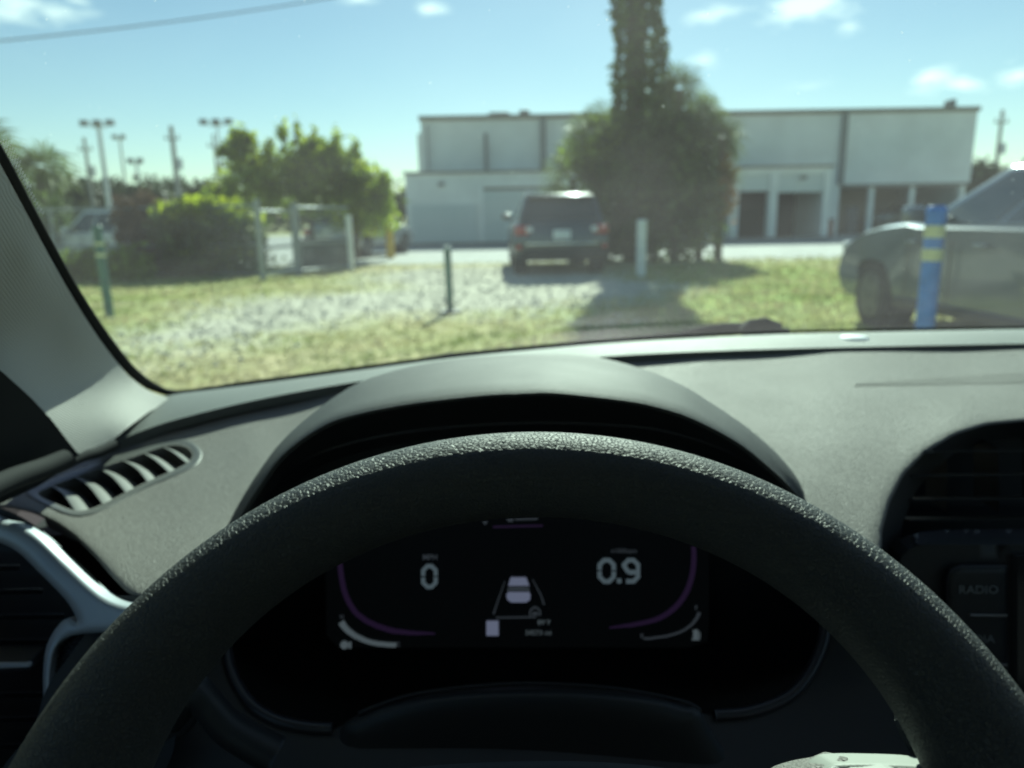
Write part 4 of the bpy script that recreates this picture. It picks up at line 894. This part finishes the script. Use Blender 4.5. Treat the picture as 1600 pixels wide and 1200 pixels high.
def digit0(cx, cy, w, h, t, gap=1.2):
    x0, x1, y0, y1 = cx-w/2, cx+w/2, cy-h/2, cy+h/2; r = t*1.5
    top = [(x0+t/2, cy-gap), (x0+t/2, y0+r), (x0+r, y0+t/2), (x1-r, y0+t/2), (x1-t/2, y0+r), (x1-t/2, cy-gap)]
    return polyband(top, t)+polyband([(x, 2*cy-y) for x, y in top], t)
def polyband(c, t):
    c = np.array(c, float); out = []; nn = []
    for i in range(len(c)):
        a = c[i]-c[max(i-1, 0)]; b = c[min(i+1, len(c)-1)]-c[i]
        u = (a/np.linalg.norm(a) if i else 0)+(b/np.linalg.norm(b) if i < len(c)-1 else 0); u = u/np.linalg.norm(u); nn.append((-u[1], u[0]))
    nn = np.array(nn); a, b = c+nn*t/2, c-nn*t/2
    return [[tuple(a[i]), tuple(a[i+1]), tuple(b[i+1]), tuple(b[i])] for i in range(len(c)-1)]
def digit9(cx, cy, w, h, t):
    x0, x1, y0, y1 = cx-w/2, cx+w/2, cy-h/2, cy+h/2; r = t*1.5; ym = cy+t*.35
    ring = [(x0+r, ym), (x0+t/2, ym-r), (x0+t/2, y0+r), (x0+r, y0+t/2), (x1-r, y0+t/2), (x1-t/2, y0+r), (x1-t/2, y1-r), (x1-r, y1-t/2), (x0+t, y1-t/2)]
    return polyband(ring, t)+polyband([(x0+r, ym), (x1-t, ym)], t)
flatpoly('speed_readout', digit0(671, 901, 26, 39, 6.5), M['e_digit'])
flatpoly('rev_readout', digit0(948, 892, 29, 40, 7)+[[(964, 904), (971, 904), (971, 911), (964, 911)]]+digit9(986, 892, 29, 40, 7), M['e_digit'])
pw = lambda px, py: W(px, py, DS-.0015)
PXM = DS/FPX*1.02
text('speed_unit', 'MPH', pw(672, 871), 9.5*PXM*1.3, M['e_dim'], face_plate, bold=.02)
text('rev_unit', 'x1000rpm', pw(975, 861), 8*PXM*1.3, M['e_dim'], face_plate, bold=.01)
flatpoly('purple_arc', arcband([(531, 880), (534, 905), (541, 932), (556, 957), (580, 974), (612, 985), (645, 989), (680, 990)], [8, 8, 8, 8, 8, 8, 6, 2]), M['e_purple'])
flatpoly('purple_arc', arcband([(1084, 853), (1084, 880), (1080, 905), (1070, 930), (1052, 952), (1025, 968), (990, 976), (952, 981)], [7, 8, 8, 8, 8, 7, 6, 2]), M['e_purple'])
flatpoly('temperature_gauge', arcband([(533, 972), (541, 983), (556, 994), (577, 1003), (600, 1007), (619, 1008)], [10, 9, 8, 7, 7, 7]), M['e_gauge'])
flatpoly('fuel_gauge', arcband([(1093, 957), (1086, 970), (1070, 984), (1046, 993), (1020, 997), (1006, 998)], [5, 4, 3, 3, 3, 3]), M['e_dim'])
cgauge = lambda cx, cy, r, n=12: [[(cx+r*math.cos(a), cy+r*math.sin(a)) for a in np.linspace(0, 2*math.pi, n, endpoint=False)]]
flatpoly('temperature_icon', cgauge(538, 1008, 6.5)+[[(545, 1003), (549, 1003), (549, 1013), (545, 1013)]], M['e_gauge'])
text('gauge_letter', 'H', pw(534, 964), 9*PXM, M['e_dim'], face_plate, bold=.03); text('gauge_letter', 'C', pw(622, 1007), 10*PXM, M['e_dim'], face_plate, bold=.03)
text('gauge_letter', 'F', pw(1088, 950), 10*PXM, M['e_dim'], face_plate, bold=.03); text('gauge_letter', 'E', pw(1003, 994), 10*PXM, M['e_dim'], face_plate, bold=.03)
flatpoly('fuel_pump_icon', [[(1083, 984), (1091, 984), (1091, 998), (1083, 998)], [(1092, 988), (1094, 988), (1094, 997), (1092, 997)], [(1081, 998), (1093, 998), (1093, 1000), (1081, 1000)]], M['e_gauge'])
flatpoly('car_icon', [[(798, 902), (822, 902), (827, 915), (794, 915)], [(794, 925), (827, 925), (829, 930), (828, 937), (822, 941), (799, 941), (793, 937), (791, 930)]], M['e_icon'])
flatpoly('car_icon_roof', [[(795, 917), (826, 917), (828, 923), (792, 923)]], M['e_dim'])
flatpoly('lane_lines', arcband([(771, 960), (776, 945), (783, 925), (789, 908)], [2.5, 2, 1.5, 1])+arcband([(850, 945), (845, 930), (838, 917), (832, 905)], [2.5, 2, 1.5, 1])+[[(775, 964), (838, 963), (838, 965), (775, 966)]], M['e_dim'])
flatpoly('gear_box_icon', [[(760, 970), (779, 970), (779, 993), (760, 993)]], M['e_icon'])
flatpoly('stop_icon', arcband([(828, 962), (829, 954), (836, 949), (843, 954), (844, 962)], [2.5, 2.5])+[[(833, 956), (839, 956), (842, 961), (830, 961)]], M['e_dim'])
text('trip_text', '89°F', pw(850, 973), 12*PXM, M['e_gauge'], face_plate); text('odometer_text', '34573 mi', pw(841, 989), 12*PXM, M['e_gauge'], face_plate)
flatpoly('top_status_text', [[(754, 814), (762, 814), (760, 819), (756, 819)], [(791, 810), (803, 810), (801, 815), (794, 815)], [(805, 810), (840, 809), (840, 812), (805, 813)]], M['e_dim'])
flatpoly('top_status_line', [[(770, 822), (848, 820), (848, 823), (770, 825)]], M['e_purple'])

# -------- steering wheel
low = lambda L: [(x, y+11) for x, y in L]
SW_C = EYE+np.array([.0058, .2046, -.2363]); T_ = R_(30); e1 = np.array([1.0, 0, 0]); e2 = np.array([0, math.sin(T_), math.cos(T_)]); en = np.cross(e1, e2)
nth, ns = 180, 40; V = []; F = []
for i in range(nth):
    th = 2*math.pi*i/nth; s = math.sin(th); sc_ = max(s, -.12); rad = .172*(1+.0038*sc_-.0999*sc_**2); r = .0261*(1-.6309*sc_+.2806*sc_**2-.0063*math.cos(th))
    d = math.cos(th)*e1+s*e2; c = SW_C+rad*d
    for j in range(ns):
        a = 2*math.pi*j/ns; V.append(c+r*math.cos(a)*d+1.2*r*math.sin(a)*en)
for i in range(nth):
    for j in range(ns): F.append((i*ns+j, ((i+1) % nth)*ns+j, ((i+1) % nth)*ns+(j+1) % ns, i*ns+(j+1) % ns))
rim = meshobj('steering_wheel', V, F, M['wheel'], CAR, smooth=True)
bm = bmesh.new(); bm.from_mesh(rim.data); bmesh.ops.recalc_face_normals(bm, faces=bm.faces); bm.to_mesh(rim.data); bm.free()
# spokes, hub cover, switch pod
D_sp = Depth([(1400, 1100, .262), (1500, 1250, .235), (1200, 1250, .25), (1250, 1400, .235), (800, 1180, .30), (800, 1400, .25), (300, 1250, .25), (200, 1100, .262)], 1e-3)
sheet('wheel_spoke', [(x+24, y+8) for x, y in [(1392, 1098), (1406, 1140), (1425, 1170), (1452, 1192), (1478, 1206), (1560, 1215), (1600, 1300), (1500, 1420), (1230, 1400), (1180, 1300), (1200, 1232), (1250, 1205), (1290, 1196), (1400, 1200), (1440, 1200), (1420, 1180), (1398, 1150), (1380, 1110)]], lambda q: D_sp(q)+.006, M['wheel'], rim, step=14, puff=(14, .003), skirt=(0, .003, -.004))
sheet('wheel_spoke', [(x, y+70) for x, y in [(230, 1200), (215, 1240), (180, 1280), (150, 1300), (150, 1420), (400, 1420), (420, 1330), (380, 1280), (300, 1260), (262, 1230)]], lambda q: D_sp(q)+.004, M['black'], rim, step=14, puff=(14, .006), skirt=(0, .02, -.01))
sheet('airbag_cover', [(430, 1440), (450, 1310), (500, 1240), (600, 1206), (720, 1193), (850, 1189), (960, 1192), (1060, 1204), (1150, 1235), (1190, 1310), (1200, 1440)], lambda q: flat(.30)(q), M['softblack'], rim, step=18, puff=(70, .012), skirt=(0, .005, -.02))
shoulder = sheet('pod_surround', low([(1195, 1235), (1222, 1202), (1250, 1189), (1290, 1181), (1330, 1180), (1330, 1300), (1190, 1300)]), lambda q: D_sp(q)-.001, M['dash'], rim, step=8, puff=(14, .004), skirt=(0, .015, -.01))
pod = sheet('switch_pod', low([(1272, 1216), (1280, 1197), (1296, 1184), (1312, 1180), (1360, 1179.5), (1438, 1182.5), (1470, 1190), (1500, 1204), (1530, 1300), (1272, 1300)]), lambda q: D_sp(q)-.005, M['pod'], rim, step=7, puff=(9, .003), skirt=(0, .012, -.006))
sheet('pod_button', low([(1319, 1204), (1322, 1197), (1332, 1192.5), (1345, 1192), (1402, 1193.5), (1403, 1240), (1319, 1240)]), lambda q: D_sp(q)-.0092, M['pod'], rim, step=5, puff=(2.5, .0009), skirt=(0, .004, -.001))
sheet('pod_button', low([(1407, 1194), (1437, 1195), (1437, 1240), (1407, 1240)]), lambda q: D_sp(q)-.0092, M['pod'], rim, step=5, raw=True, puff=(2.5, .0009), skirt=(0, .004, -.001))
sheet('pod_button', low([(1441, 1196), (1485, 1201), (1500, 1240), (1441, 1240)]), lambda q: D_sp(q)-.0092, M['pod'], rim, step=5, raw=True, puff=(2.5, .0009), skirt=(0, .004, -.001))
tube('pod_seam', WV(np.array([(1440, 1194), (1439, 1201), (1439, 1211)], float), np.array([.2455, .244, .243])-.0075), .0004, M['black'], rim, 6)
ic = flatpoly('pod_icon', arcband([(1293, 1205), (1300, 1200.5), (1309, 1200.5), (1315, 1205)], [1.4, 1.4])+[low([(1304, 1190), (1306, 1190), (1306, 1194), (1304, 1194)])], M['plate'], d=.2352, par=rim)
# indicator stalk with pale end behind the left of the rim
c = smooth_closed([(430, 1180), (360, 1140), (322, 1098), (300, 1082), (262, 1120)], 8, False)
st = tube('indicator_stalk', WV(c, np.full(len(c), .42)), np.interp(np.linspace(0, 1, len(c)), [0, .5, 1], [.012, .010, .012]), M['black'], CAR, 16)
sheet('knee_trim', [(318, 1062), (322, 1085), (312, 1120), (296, 1142), (272, 1160), (240, 1160), (250, 1120), (280, 1080)], flat(.445), M['black'], CAR, step=6, puff=(10, .003), skirt=(0, .003, 0))
sheet('knee_trim_edge', [(293, 1102), (291, 1112), (284, 1123), (273, 1133), (268, 1134), (276, 1122), (285, 1110)], flat(.438), M['silver'], CAR, step=4, puff=(4, .002), skirt=(0, .004, 0))

# -------- left air outlet with silver surround
D_sv = Depth([(0, 820, .60), (100, 880, .56), (200, 950, .50), (60, 950, .54), (70, 1100, .48), (0, 1100, .50), (0, 1200, .46), (200, 1100, .46)], 1e-3)
sheet('silver_vent_surround', [(-60, 790), (0, 812), (30, 820), (62, 840), (100, 876), (140, 914), (170, 936), (205, 947), (260, 950), (260, 985), (200, 987), (160, 988.5), (125, 991), (103, 998), (89, 1012), (82, 1035), (79, 1070), (79, 1115), (90, 1180), (82, 1180), (70, 1110), (67, 1060), (71, 1016), (83, 988), (98, 970), (110, 966), (120, 972), (117, 960), (100, 934), (60, 893), (30, 864), (0, 848), (-60, 835)],
      D_sv, M['silver'], CAR, step=5, puff=(15, .006), skirt=(0, .012, -.004))
sheet('vent_shadow_gap', [(-60, 775), (10, 797), (50, 818), (90, 850), (140, 895), (175, 928), (230, 935), (260, 990), (180, 960), (120, 930), (60, 870), (-60, 850)], lambda q: D_sv(q)+.012, M['softblack'], CAR, step=12, skirt=None)
vent = sheet('side_air_vent', [(-70, 800), (0, 822), (60, 860), (115, 930), (135, 985), (95, 1010), (90, 1080), (95, 1300), (-70, 1300)], lambda q: D_sv(q)+.06, M['softblack'], CAR, step=24, skirt=None)
for y, xr in ((882, 30), (919, 66), (958, 100), (997, 88), (1080, 66), (1118, 68), (1160, 72), (1198, 78)):
    q = np.array([(-60, y+2), (xr, y), (xr, y+9), (-60, y+12)], float); d = D_sv(q)+.012; A = WV(q[:2], d[:2]); B = WV(q[:2]+np.array([0, 7]), d[:2]+.028)
    MB().hull([tuple(A[0]), tuple(A[1]), tuple(B[1]), tuple(B[0])], [tuple(p-np.array([0, 0, .0016])) for p in (A[0], A[1], B[1], B[0])]).build('slat', M['ridge'], vent, bevel=.0004)
sheet('vent_tab', [(-60, 1030), (36, 1031), (45, 1036), (44, 1045), (36, 1048), (-60, 1052)], lambda q: D_sv(q)-.002, M['black'], vent, step=5, puff=(5, .003), skirt=(0, .02, 0))
sheet('vent_tab_trim', [(-60, 1037), (38, 1037), (44, 1040), (38, 1043), (-60, 1045)], lambda q: D_sv(q)-.0065, M['silver'], vent, step=3, puff=(3, .0012), skirt=(0, .003, 0))
# woven grille inside the lower silver loop
gb_ = sheet('speaker_grille', [(84, 1040), (90, 1012), (106, 998), (130, 992), (260, 988), (260, 1200), (96, 1200), (84, 1110)], lambda q: D_sv(q)+.008, M['softblack'], CAR, step=16, skirt=None)
mb = MB()
for i in range(-2, 26):
    for j in range(0, 26):
        x, y = 86+i*8.5+(j % 2)*4.2, 997+j*6.5
        if x < 86 or x > 250: continue
        a = .7 if (i+j) % 2 else -.7; c_, s_ = math.cos(a), math.sin(a)
        q = np.array([(x-4*c_-.9*s_, y-4*s_*.8+.9*c_), (x+4*c_-.9*s_, y+4*s_*.8+.9*c_), (x+4*c_+.9*s_, y+4*s_*.8-.9*c_), (x-4*c_+.9*s_, y-4*s_*.8-.9*c_)]); A = WV(q, D_sv(q)+.0045); B = WV(q, D_sv(q)+.0075); mb.hull([tuple(p) for p in A], [tuple(p) for p in B])
mb.build('woven_bars', M['ridge'], gb_, kind='stuff')

# -------- centre stack
cs = sheet('centre_vent_recess', [(1382, 860), (1384, 830), (1398, 787), (1420, 748), (1452, 716), (1496, 688), (1542, 672), (1600, 666), (1760, 676), (1760, 860)], flat(.78), M['softblack'], CAR, step=40, raw=True, skirt=None)
for y in (704, 742, 780, 812):
    a, b = W(1425+max(0, (742-y))*.9, y, .64), W(1760, y-4, .64); MB().hull([tuple(a), tuple(b), tuple(b+np.array([0, .035, -.012])), tuple(a+np.array([0, .035, -.012]))], [tuple(p-np.array([0, 0, .002])) for p in (a, b, b+np.array([0, .035, -.012]), a+np.array([0, .035, -.012]))]).build('slat', M['softblack'], cs)
for x in (1480, 1560, 1640):
    a, b = W(x, 700, .69), W(x, 800, .69); MB().hull([tuple(a), tuple(b), tuple(b+np.array([0, .04, 0])), tuple(a+np.array([0, .04, 0]))], [tuple(p+np.array([.002, 0, 0])) for p in (a, b, b+np.array([0, .04, 0]), a+np.array([0, .04, 0]))]).build('vane', M['softblack'], cs)
sheet('centre_binnacle_side', [(1376, 830), (1390, 783), (1412, 740), (1445, 706), (1490, 678), (1540, 662), (1600, 656), (1760, 666), (1760, 690), (1600, 682), (1540, 690), (1495, 706), (1455, 735), (1430, 770), (1412, 812), (1405, 850), (1405, 1000), (1376, 1000)], Depth([(1376, 830, .60), (1600, 656, .73), (1760, 666, .72), (1600, 682, .75), (1405, 850, .64), (1405, 1000, .60)], 1e-3), M['black'], CAR, step=12, raw=True, skirt=(0, .05, 0))
sheet('centre_ledge', [(1426, 836), (1440, 831), (1470, 828), (1760, 825), (1760, 846), (1430, 850)], Depth([(1400, 846, .60), (1760, 824, .625), (1760, 850, .60), (1440, 852, .60), (1470, 828, .625)], 1e-3), M['ridge'], CAR, step=10, raw=True, skirt=(0, .005, -.01))
fp = sheet('radio_panel', [(1395, 1320), (1398, 900), (1412, 862), (1440, 851), (1760, 850), (1760, 1320)], flat(.60), M['black'], CAR, step=30, raw=True, skirt=(0, .02, 0))
sheet('button_block', [(1478, 1320), (1478, 905), (1484, 891), (1500, 884), (1575, 884), (1575, 1320)], flat(.597), M['black'], fp, step=14, raw=True, puff=(8, .006), skirt=(0, .004, 0))
tube('button_edge', WV(smooth_closed([(1480, 960), (1480, 908), (1486, 893), (1500, 886), (1530, 885), (1573, 885)], 6, False), .5915), .0008, M['ridge'], fp, 6)
tube('button_edge', WV(np.array([(1574, 885), (1574, 1100)], float), .5915), .0005, M['ridge'], fp, 6)
text('button_lettering', 'RADIO', W(1529, 922, .5895), 14.5*.6/FPX*1.35, M['print'], fp, bold=.008, sx=1.12)
text('button_lettering', 'MEDIA', W(1525, 999, .5895), 14.5*.6/FPX*1.35, M['print'], fp, bold=.008, sx=1.12)
text('button_lettering', 'SETUP', W(1529, 1076, .5895), 14.5*.6/FPX*1.35, M['print'], fp, bold=.008, sx=1.12)
for y in (961, 1038): tube('button_divider', WV(np.array([(1515, y-1), (1517, y), (1572, y+1), (1574, y)], float), .5895), .0010, mat('satin_divider', (.30, .28, .26), .35, metal=.6) if y == 961 else bpy.data.materials['satin_divider'], fp, 8)
sheet('touch_screen', [(1590, 870), (1760, 868), (1760, 1320), (1590, 1320)], flat(.592), M['screen'], fp, step=30, raw=True, skirt=(0, .008, 0))

# -------- left windscreen pillar and door side
PEDGE = [(-60, 150), (0, 256), (40, 330), (75, 396), (110, 458), (150, 522), (190, 575), (215, 599), (240, 614), (268, 622)]
D_pil = Depth([(-60, 150, .42), (0, 256, .475), (-60, 300, .445), (75, 396, .58), (50, 400, .552), (15, 400, .53), (-60, 420, .49), (150, 522, .725), (122, 525, .69), (85, 520, .655), (20, 510, .595), (-60, 500, .54),
               (215, 599, .90), (185, 600, .835), (145, 600, .765), (80, 600, .675), (0, 590, .59), (268, 622, .96), (240, 640, .90), (205, 668, .82), (160, 700, .765), (115, 705, .71), (75, 665, .66), (-60, 570, .56)], 2e-4)
pil = pts(smooth_closed(PEDGE, 6, False))+[(255, 632), (235, 642), (200, 668), (165, 697), (150, 704), (125, 712), (112, 710), (100, 690), (75, 664), (40, 625), (0, 588), (-60, 545), (-200, 460), (-200, -120)]
pl_ = sheet('windscreen_pillar', resample(np.array(pil), 12), D_pil, M['pillar'], CAR, step=14, raw=True, skirt=lambda p: (p-EYE)*.05+np.array([-.004, 0, 0]))
ra = pl_.data.attributes.new('rib', 'FLOAT', 'POINT'); e_ = smooth_closed([(-220, -60)]+PEDGE, 8, False); a_ = WV(e_, D_pil(e_))
ra.data.foreach_set('value', [float(np.min(np.linalg.norm(a_-np.array(v.co), axis=1))) for v in pl_.data.vertices])
seal = [(x+1, y+1) for x, y in PEDGE]
c = smooth_closed([(-60, 136), (0, 240), (40, 316), (75, 382), (110, 445), (150, 508), (190, 562), (215, 588), (240, 605), (268, 614), (300, 612), (340, 606), (400, 597), (550, 577), (700, 557), (850, 541), (1000, 529.5), (1200, 519.5), (1400, 515), (1600, 512), (1760, 511)], 6, False)
dS = Depth([(-60, 136, .44), (0, 240, .495), (75, 382, .60), (150, 508, .745), (215, 588, .92), (268, 614, 1.0), (400, 597, 1.07), (700, 557, 1.12), (1000, 529, 1.15), (1400, 515, 1.16), (1760, 511, 1.13)], 1e-5)
dd = dS(c); wS = np.interp(c[:, 0], [-60, 150, 240, 330, 700, 1200, 1760], [8, 9, 10, 7, 5.5, 4, 4])
ws = sheet('windscreen', [(-420, -760), (2500, -760), (2500, 640), (1760, 520), (1400, 523), (1000, 540), (700, 567), (400, 610), (262, 632), (190, 590), (110, 470), (0, 270), (-120, 60)],
      Depth([(-60, 136, .47), (75, 382, .635), (150, 508, .785), (268, 614, 1.05), (400, 597, 1.11), (700, 557, 1.15), (1000, 529, 1.18), (1400, 515, 1.19), (1760, 511, 1.17), (2500, 560, .80), (0, 0, .44), (800, 0, .60), (1600, 0, .60), (800, 270, .78), (1500, 270, .80), (-420, -760, .27), (800, -700, .375), (2500, -760, .36), (2500, 0, .5)], 1e-3), M['windshield'], CAR, step=40, raw=True, skirt=None)
tube('windscreen_seal', WV(c, dd), wS*dd/FPX, M['rubber'], ws, 8, flatten=.6)
# printed dot border of the glass, beside the pillar
V = []
for k in range(46):
    for j in range(4):
        t = k/46; bx, by = np.interp(t, [0, 1], [-6, 62]), np.interp(t, [0, 1], [226, 345]); x, y = bx+7+j*4.6+(k % 2)*2.3, by-5-j*1.5; r = 1.5-.28*j
        if j > 3-2*t*1.6: continue
        for a in range(8): V.append(W(x+r*math.cos(a*math.pi/4), y+r*math.sin(a*math.pi/4), .48+.1*t))
fastmesh('dot_border', np.array(V), 8, M['plate'], ws, 'stuff')
# dust specks and dried drops on the glass
V = []
for k in range(230):
    x, y = RNG.random()*1600, RNG.random()*500; d = float(np.interp(y, [0, 500], [.56, 1.05])); r = (.14+.5*RNG.random()**4)/1000
    p = W(x, y, d)
    for a in range(6): V.append(p+CR*r*math.cos(a*math.pi/3)+CU*r*math.sin(a*math.pi/3))
fastmesh('dust_specks', np.array(V), 6, mat('dust', (.8, .8, .78), .9, trans=.6), ws, 'stuff')
# wiper resting at the foot of the glass
c = smooth_closed([(1075, 523), (1110, 516), (1150, 513), (1200, 517), (1230, 522)], 6, False); wp = tube('wiper', WV(c, np.full(len(c), 1.24)), .010, M['rubber'], CAR, 8)
tube('wiper_pivot', WV(np.array([(1160, 522), (1175, 511), (1195, 508), (1215, 516)], float), np.full(4, 1.23)), .014, M['rubber'], wp, 10)
tube('wiper_blade', [W(1085, 520, 1.26), W(700, 556, 1.22), W(420, 604, 1.12)], .005, M['rubber'], wp, 6)
# door side: sail panel and door top
sheet('door_sail_panel', [(-220, 430), (-60, 535), (0, 578), (45, 618), (80, 655), (108, 692), (128, 716), (60, 760), (-60, 815), (-220, 860)], Depth([(-220, 430, .40), (0, 578, .53), (108, 692, .70), (128, 716, .72), (-60, 815, .58), (-220, 860, .50)], 1e-3), M['door'], CAR, step=24, raw=True, skirt=None)
c = smooth_closed([(-120, 800), (-40, 773), (20, 748), (70, 731), (104, 717)], 6, False); tube('door_top_roll', WV(c, np.interp(c[:, 0], [-120, 104], [.47, .655])), .0095, M['door'], CAR, 12)
c = smooth_closed([(104, 722), (128, 712), (150, 706), (178, 694)], 6, False); tube('pillar_foot_trim', WV(c, np.interp(c[:, 0], [100, 180], [.70, .79])), .007, M['door'], CAR, 10)
# -------- cabin shell that keeps the light out: roof, doors, floor, rear, seat, bonnet
def shell():
    z = EYE[2]
    e_ = smooth_closed([(-420, -330)]+PEDGE+[(300, 640)], 2, False)[:, :]; a_ = WV(e_, D_pil(e_)*1.07); V = []; F = []
    for p in a_: p = p+np.array([-.17, 0, 0]); V += [p+np.array([.0, .0, 0]), p+np.array([-.36, -.02, -.03]), p+np.array([-.36, .03, -.03]), p+np.array([-.0, .03, 0])]
    for i in range(len(a_)-1):
        for k_ in range(4): F.append((4*i+k_, 4*i+(k_+1) % 4, 4*i+4+(k_+1) % 4, 4*i+4+k_))
    meshobj('sun_block_slab', V, F, M['paint_own'], CAR)  # unseen slab added outboard of the pillar to stop sun leaking in
    MB().hull([(-.50, .28, z+.24), (1.15, .28, z+.24), (1.15, -1.9, z+.26), (-.50, -1.9, z+.26)], [(-.46, .33, z+.30), (1.12, .33, z+.30), (1.12, -1.9, z+.33), (-.46, -1.9, z+.33)]).build('roof', M['head'], CAR)
    for x, n in ((-.62, 'door'), (1.27, 'door')):
        d = MB().box((x, -.45, .62), (.09, 2.6, .72)).build('door', M['door'], CAR, bevel=.01)
        s = 1 if x < 0 else -1
        for ya, yb in ((-.58, -.46), (-1.75, -1.55)):
            MB().hull([(x-.03, ya, .98), (x+.03, ya, .98), (x+.03, yb, .98), (x-.03, yb, .98)], [(x+s*.12, ya, z+.27), (x+s*.16, ya, z+.27), (x+s*.16, yb, z+.27), (x+s*.12, yb, z+.27)]).build('side_pillar', M['door'], CAR)
        MB().hull([(x, .62, .98), (x+.01, .62, .98), (x+.01, -1.7, .98), (x, -1.7, .98)], [(x+s*.13, .30, z+.25), (x+s*.14, .30, z+.25), (x+s*.14, -1.7, z+.25), (x+s*.13, -1.7, z+.25)]).build('side_window', M['sideglass'], CAR)
    MB().box((.33, -.3, .22), (1.9, 3.0, .06)).build('floor', M['seat'], CAR)
    MB().box((.33, -1.97, .6), (1.86, .05, .8)).build('tailgate', M['door'], CAR); MB().hull([(-.58, -1.95, 1.0), (1.24, -1.95, 1.0), (1.1, -1.9, z+.25), (-.44, -1.9, z+.25)], [(-.58, -1.955, 1.0), (1.24, -1.955, 1.0), (1.1, -1.905, z+.25), (-.44, -1.905, z+.25)]).build('rear_window', M['sideglass'], CAR)
    for x in (0.0, .70):
        b = MB().hull([(x-.25, -.42, .55), (x+.25, -.42, .55), (x+.25, -.30, .55), (x-.25, -.30, .55)], [(x-.2, -.66, 1.12), (x+.2, -.66, 1.12), (x+.2, -.56, 1.12), (x-.2, -.56, 1.12)]).build('seat', M['seat'], CAR, bevel=.03)
        MB().box((x, -.05, .50), (.5, .55, .14)).build('seat_cushion', M['seat'], b, bevel=.04); MB().box((x, -.62, 1.22), (.27, .09, .17)).build('headrest', M['seat'], b, bevel=.03)
    MB().hull([(-.6, 1.15, .95), (1.26, 1.15, .95), (1.2, 2.0, .66), (-.54, 2.0, .66)], [(-.6, 1.15, .5), (1.26, 1.15, .5), (1.2, 2.0, .4), (-.54, 2.0, .4)]).build('bonnet', M['paint_own'], CAR, bevel=.04)
    MB().hull([(-.62, .75, .9), (1.28, .75, .9), (1.28, 1.15, .93), (-.62, 1.15, .93)], [(-.62, .75, .3), (1.28, .75, .3), (1.28, 1.15, .3), (-.62, 1.15, .3)]).build('bulkhead', M['softblack'], CAR)
shell()
